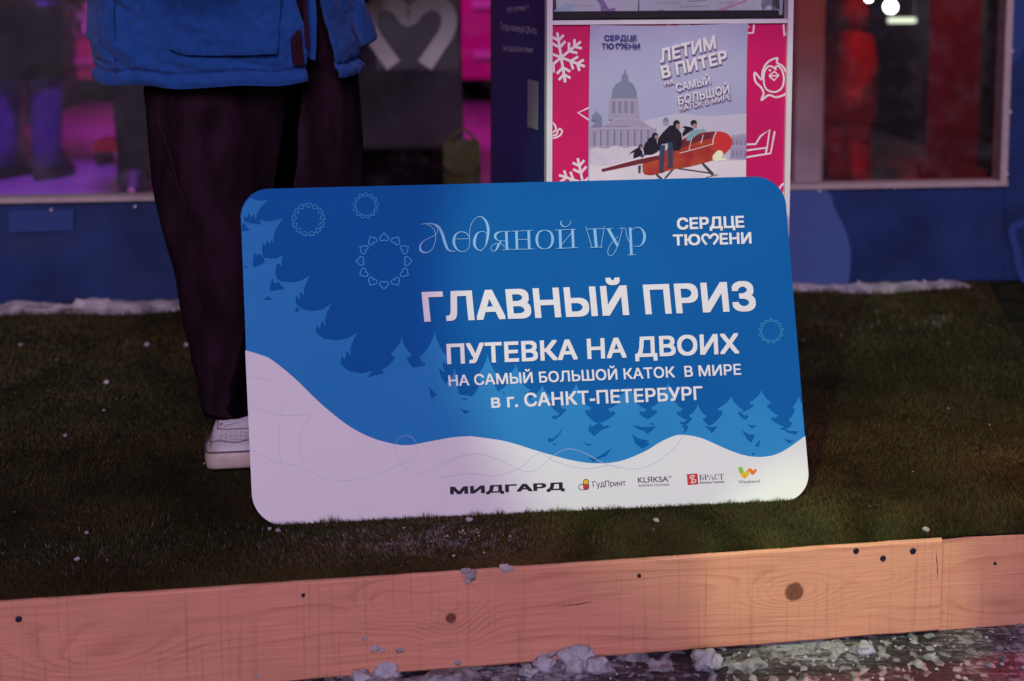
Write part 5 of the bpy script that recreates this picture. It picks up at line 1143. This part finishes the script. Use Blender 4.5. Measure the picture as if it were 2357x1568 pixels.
q0, q1 = at(-260, 100, 9.0), at(1190, 100, 9.0)
bd.location = ((q0.x + q1.x) / 2, 9.05, .004)
b = MB(); b.box(((q0.x + q1.x) / 2, 9.05, 1.25), (q1.x - q0.x, .06, 2.1)); b.build('panel', M['magenta'], bd)
bar0 = None
for (px, py) in ((190, 12), (190, 70), (195, 140), (1118, 10), (1120, 125), (640, 10), (640, 70)):
    q = at(px, py, 9.0)
    if bar0 is None:
        b = MB(); b.box((0, 0, 0), (.20, .03, .062)); bar0 = mesh('bar', b.v, b.f, M['pale'], bd, local=True); o = bar0
    else: o = bar0.copy(); link(o, bd)
    o.location = q - bd.location + Vector((0, -.01, 0))
# passer-by in violet light
M['violet_cloth'] = mat('violet_trousers', (.07, .03, .20), .8, var=.2, vs=12); M['dark_coat'] = mat('dark_coat', (.005, .003, .006), .9, var=.3, vs=14, spec=.05)
def stander(x, y, H, label, coat, trs, hem_f, rz, girth=1.0, hood=False):
    e = thing('person', (x, y, .004), label, 'person', rz=rz)
    arms = (((-.15, .0, .63), (-.14, -.04, .50)), ((.15, .0, .63), (.13, -.05, .50))); legs = (((-.052, -.01, .27), (-.055, 0, .05)), ((.06, .02, .27), (.07, .03, .05)))
    body_of(e, H, arms, legs)
    def part(name, secs, mt, n=24):
        b = MB(); b.v = []; V = []
        for (cx, cy, z, rx, ry) in secs:
            for k in range(n):
                a = 6.28318 * k / n; d = 1 + .06 * noise.noise(Vector((math.cos(a) * 1.5 + z * 6 / H, math.sin(a) * 1.5, z * 4 / H)))
                V.append(Vector((cx * H + rx * H * d * math.cos(a), cy * H + ry * H * d * math.sin(a), z * H)))
        b.add(V, [(i * n + k, i * n + (k + 1) % n, (i + 1) * n + (k + 1) % n, (i + 1) * n + k) for i in range(len(secs) - 1) for k in range(n)] + [tuple(range(n))[::-1], tuple((len(secs) - 1) * n + k for k in range(n))])
        return mesh(name, b.v, b.f, mt, e, True, local=True)
    g_ = girth
    part('coat', [(0, 0, hem_f, .125 * g_, .095 * g_), (0, 0, .5, .125 * g_, .095 * g_), (0, 0, .62, .115 * g_, .085 * g_), (0, 0, .74, .125 * g_, .085 * g_), (0, 0, .80, .10 * g_, .07 * g_), (0, 0, .835, .05 * g_, .05 * g_)], coat)
    for s in (-1, 1):
        l = legs[0 if s < 0 else 1]
        part('trouser_leg', [(l[1][0], l[1][1], .04, .045 * g_, .05 * g_), (l[1][0], l[1][1], .10, .043 * g_, .047 * g_), (l[0][0], l[0][1], .27, .053 * g_, .056 * g_), (s * .05, 0, .5, .066 * g_, .07 * g_)], trs)
        part('boot', [(l[1][0], l[1][1] - .03, .0, .034, .075), (l[1][0], l[1][1] - .03, .02, .035, .077), (l[1][0], l[1][1] - .015, .045, .034, .055), (l[1][0], l[1][1], .09, .036, .04)], M['black'])
        b = MB(); a_ = arms[0 if s < 0 else 1]; P_ = [Vector((s * .10, 0, .79)) * H, Vector((s * .125, 0, .74)) * H, Vector(a_[0]) * H, Vector(a_[1]) * H]; Q = catmull([tuple(p) for p in P_], 6)
        b.tube(Q, [(.042 - .012 * i / len(Q)) * H * g_ for i in range(len(Q))], 14); mesh('sleeve', b.v, b.f, coat, e, True, local=True)
    b = MB(); bm = bmesh.new(); bmesh.ops.create_uvsphere(bm, u_segments=18, v_segments=12, radius=(.105 if hood else .062) * H)
    b.add([v.co + Vector((0, .008 * H, (.905 if hood else .937) * H)) for v in bm.verts], [tuple(x.index for x in f.verts) for f in bm.faces if f.calc_center_median().z > .0 or f.calc_center_median().y > .01 * H or (hood and abs(f.calc_center_median().x) > .06 * H)]); bm.free(); mesh('hood' if hood else 'hair', b.v, b.f, coat if hood else M['hair'], e, True, local=True)
    if hood:
        for s in (-1, 1):
            b = MB(); lump(b, Vector(arms[0 if s < 0 else 1][1]) * H + Vector((0, -.02 * H, -.03 * H)), .052 * H, s, 1.1, 2); mesh('mitten', b.v, b.f, trs, e, True, local=True)
    return e
vp = at(70, 300, 5.75); stander(vp.x, 5.75, 1.68, 'person in dark coat and violet lit trousers inside the left window', M['dark_coat'], M['violet_cloth'], .285, R(160), .86)
dk = at(362, 300, 5.2); stander(dk.x, 5.2, 1.75, 'person in black clothes inside the window just behind the dark jeans', M['dark_coat'], M['dark_coat'], .33, R(10), .95)
M['red_cloth'] = mat('red_snowsuit', (.40, .004, .010), .75, var=.2, vs=9)
rc = at(1948, 300, 5.5); stander(rc.x, 5.5, .86, 'small child in a hooded red snowsuit behind the right window', M['red_cloth'], M['red_cloth'], .36, R(-60), 1.35, hood=True)
# pale pillar, red column, bench, lamps
M['pillar'] = mat('grey_pillar', (.38, .40, .40), .7, var=.2, vs=5)
def post(name, u0, u1, y, zb, zt, label, cat, mt, depth=.14):
    a, b_ = at(u0, 300, y), at(u1, 300, y); e = thing(name, ((a.x + b_.x) / 2, y, zb), label, cat); w_ = b_.x - a.x
    b = MB(); b.box((0, 0, (zt - zb) / 2), (w_, depth, zt - zb - .16)); mesh('shaft', b.v, b.f, mt, e, local=True)
    b = MB(); b.box((0, 0, .04), (w_ * 1.35, depth * 1.35, .08)); b.box((0, 0, zt - zb - .04), (w_ * 1.35, depth * 1.35, .08)); mesh('cap', b.v, b.f, mt, e, local=True)
    return e
post('pillar', 1822, 1884, 5.2, .004, 2.5, 'pale grey pillar inside the window beside the pink stand', 'pillar', M['pillar'])
post('pillar', 6, 46, 6.6, .004, 2.5, 'pale grey post inside the window at the far left', 'pillar', M['pillar'])
post('display_column', 2150, 2232, 5.6, .004, 1.35, 'dark red display column near the right end of the window', 'column', mat('dim_red', (.22, .010, .018), .6, var=.2, vs=6), .2)
post('display_column', 2246, 2290, 6.0, .004, 1.0, 'narrow brownish red column beside the window corner', 'column', mat('dim_brown', (.09, .018, .015), .6, var=.2, vs=6), .2)
cur = thing('curtain', at(2050, 300, 8.0), 'dark plum curtain hanging across the right half of the pavilion', 'curtain'); cur.location.z = .05
V = []; 
for i in range(121):
    x = at(1780, 300, 8.0).x + 2.6 * i / 120
    for z in (.05, 1.2, 2.4): V.append((x, 8.0 + .05 * math.sin(i * .55) + .02 * math.sin(i * 1.7), z))
mesh('cloth', V, [(i * 3 + j, (i + 1) * 3 + j, (i + 1) * 3 + j + 1, i * 3 + j + 1) for i in range(120) for j in range(2)], mat('plum_cloth', (.045, .012, .040), .85, var=.3, vs=4), cur, True)
q = at(2215, 22, 6.6); aw = thing('awning', (q.x, 6.6, q.z), 'small bright red awning far behind the right window', 'awning'); b = MB()
V = []
for i in range(25):
    for y, z in ((0, .05), (-.12, .01), (-.2, -.04), (-.2, -.07)): V.append(((i - 12) / 12 * .17, y, z + .006 * math.sin(i * 1.6)))
mesh('cloth', V, [(i * 4 + j, (i + 1) * 4 + j, (i + 1) * 4 + j + 1, i * 4 + j + 1) for i in range(24) for j in range(3)], M['red_cloth'], aw, True)
M['lamp_glow'] = emit('lamp_glow', (1, .97, .88), 14)
for (px, py, y, r, lab, arm) in ((2050, 16, 6.9, .034, 'brightest round lamp glowing behind the right window', 0), (2000, -4, 6.9, .018, 'small lamp left of the brightest lamp behind the right window', 0)):
    q = at(px, py, y); e = thing('lamp', q, lab, 'lamp', 'lamps glowing behind the right window'); b = MB(); bm = bmesh.new(); bmesh.ops.create_uvsphere(bm, u_segments=20, v_segments=14, radius=r)
    mesh('bulb', [v.co.copy() for v in bm.verts], [tuple(x.index for x in f.verts) for f in bm.faces], M['lamp_glow'], e, True, local=True); bm.free()
    b = MB(); b.tube([(0, 0, r * .9), (0, 0, r * 1.5), (0, 0, 2.49 - q.z)], [r * .5, r * .3, .006], 10); mesh('stem', b.v, b.f, M['black'], e, True, local=True)
q = at(2076, 47, 6.8); e = thing('lamp', q, 'long pale tube lamp just under the brightest lamp', 'lamp', 'lamps glowing behind the right window'); b = MB(); b.tube([(-.075, 0, 0), (.075, 0, 0)], .014, 12); mesh('tube', b.v, b.f, emit('tube_glow', (.9, 1, .75), 1.3), e, True, local=True)
b = MB(); b.tube([(-.07, 0, .014), (-.07, 0, 2.49 - q.z)], .004, 6); b.tube([(.07, 0, .014), (.07, 0, 2.49 - q.z)], .004, 6); mesh('cable', b.v, b.f, M['black'], e, local=True)
q0, q1 = at(236, 338, 6.2), at(318, 338, 6.2); bench = thing('bench', ((q0.x + q1.x) / 2, 6.2, .004), 'low red bench on the pavilion floor beside the jeans', 'bench'); w_ = (q1.x - q0.x) * 1.5
b = MB(); b.box((w_ * .12, 0, .10), (w_, .22, .05)); mesh('seat', b.v, b.f, M['red_cloth'], bench, local=True)
for s in (-1, 1): b = MB(); b.box((w_ * .12 + s * w_ * .4, 0, .0375), (.03, .2, .075)); mesh('leg', b.v, b.f, M['black'], bench, local=True)
# draped counter with the open heart emblem
M['drape'] = mat('charcoal_drape', (.040, .032, .042), .85, var=.25, vs=5, bump=.4, bs=16); M['emblem'] = mat('pale_emblem', (.80, .80, .74), .8, var=.06, vs=20)
cl = at(806, 345, 4.35); cr_ = at(1076, 345, 4.35); dt = thing('draped_counter', ((cl.x + cr_.x) / 2, 4.45, .004), 'counter under charcoal cloth with a big pale open heart left of the stand', 'counter')
nx, nz2 = 60, 40; V = []
for i in range(nx + 1):
    for j in range(nz2 + 1):
        s = i / nx; u = 806 + (1068 - 806) * s + 14 * j / nz2 * 0; v = 345 - 560 * j / nz2
        y = 4.35 + .010 * math.sin(s * 7 + v * .011) + .008 * math.sin((s * 300 + v) * .022) + .008 * math.sin((s * 300 - v) * .020) + .08 * max(0, abs(s - .5) * 2 - .85)
        V.append(at(u + (16 * (345 - v) / 345 * (-.6) if s > .5 else 0), v, y))
k = nz2 + 1
mesh('cloth', V, [(i * k + j, (i + 1) * k + j, (i + 1) * k + j + 1, i * k + j + 1) for i in range(nx) for j in range(nz2)], M['drape'], dt, True).modifiers.new('thick', 'SOLIDIFY').thickness = .006
zc = at(900, 345, 4.5).z
b = MB(); b.box((cl.x * .5 + cr_.x * .5 - .01, 4.62, .004 + (1.28) / 2), (cr_.x - cl.x - .06, .36, 1.28)); b.build('body', M['dark_coat'], dt)
HA = Art(Plane(Vector((0, 4.318, 0)), Vector((1, 0, 0)), UP), dt, .0005)
HA.lines('heart_emblem', [[(906, 151, 37), (878, 112, 36), (856, 78, 36), (849, 45, 36), (862, 16, 36), (891, 5, 36), (918, 18, 36), (940, 43, 36), (964, 18, 36), (993, 5, 36), (1022, 16, 36), (1034, 45, 36), (1026, 78, 36), (1004, 112, 36), (978, 151, 37)]], M['emblem'], 1, n=10)
# olive pouch hanging from the counter
q0, q1 = at(1022, 322, 4.2), at(1106, 420, 4.2); pc = (q0 + q1) / 2; po = thing('pouch', (pc.x, 4.2, q1.z - .06), 'olive pouch with a rounded flap hanging at the corner of the draped counter', 'pouch')
M['olive'] = mat('olive_canvas', (.09, .085, .024), .85, var=.15, vs=30, bump=.3, bs=120)
pw, ph = q1.x - q0.x, q0.z - q1.z + .06
def pillow(w_, d_, h_, zc_, n=14):
    bm = bmesh.new(); bmesh.ops.create_cube(bm, size=1); bmesh.ops.subdivide_edges(bm, edges=bm.edges[:], cuts=4, use_grid_fill=True); V = []
    for v in bm.verts:
        c = v.co * 2; p = Vector((c.x * (1 - .10 * c.z * c.z * .5), c.y * (1 - .45 * max(abs(c.x), abs(c.z)) ** 3), c.z * (1 - .08 * c.x * c.x))); V.append(Vector((p.x * w_ / 2, p.y * d_ / 2, p.z * h_ / 2 + zc_)))
    F_ = [tuple(x.index for x in f.verts) for f in bm.faces]; bm.free(); return V, F_
mesh('bag', *pillow(pw, .09, ph, ph / 2), M['olive'], po, True, local=True)
fo = [(-pw * .5, 1.0), (pw * .5, 1.0), (pw * .5, .62), (pw * .36, .50), (pw * .15, .44), (-pw * .15, .44), (-pw * .36, .50), (-pw * .5, .62)]
V = [(x, -.052, z * ph) for x, z in fo] + [(x, -.044, z * ph) for x, z in fo]; n = len(fo)
mesh('flap', V, [tuple(range(n)), tuple(range(n, 2 * n))[::-1]] + [(i, n + i, n + (i + 1) % n, (i + 1) % n) for i in range(n)], M['olive'], po, local=True)
b = MB(); b.tube([(-pw * .4, 0, ph * .97), (-pw * .2, .03, ph + .02), (0, .06, ph + .03), (pw * .2, .03, ph + .02), (pw * .4, 0, ph * .97)], .006, 8); mesh('strap', b.v, b.f, M['olive'], po, True, local=True)
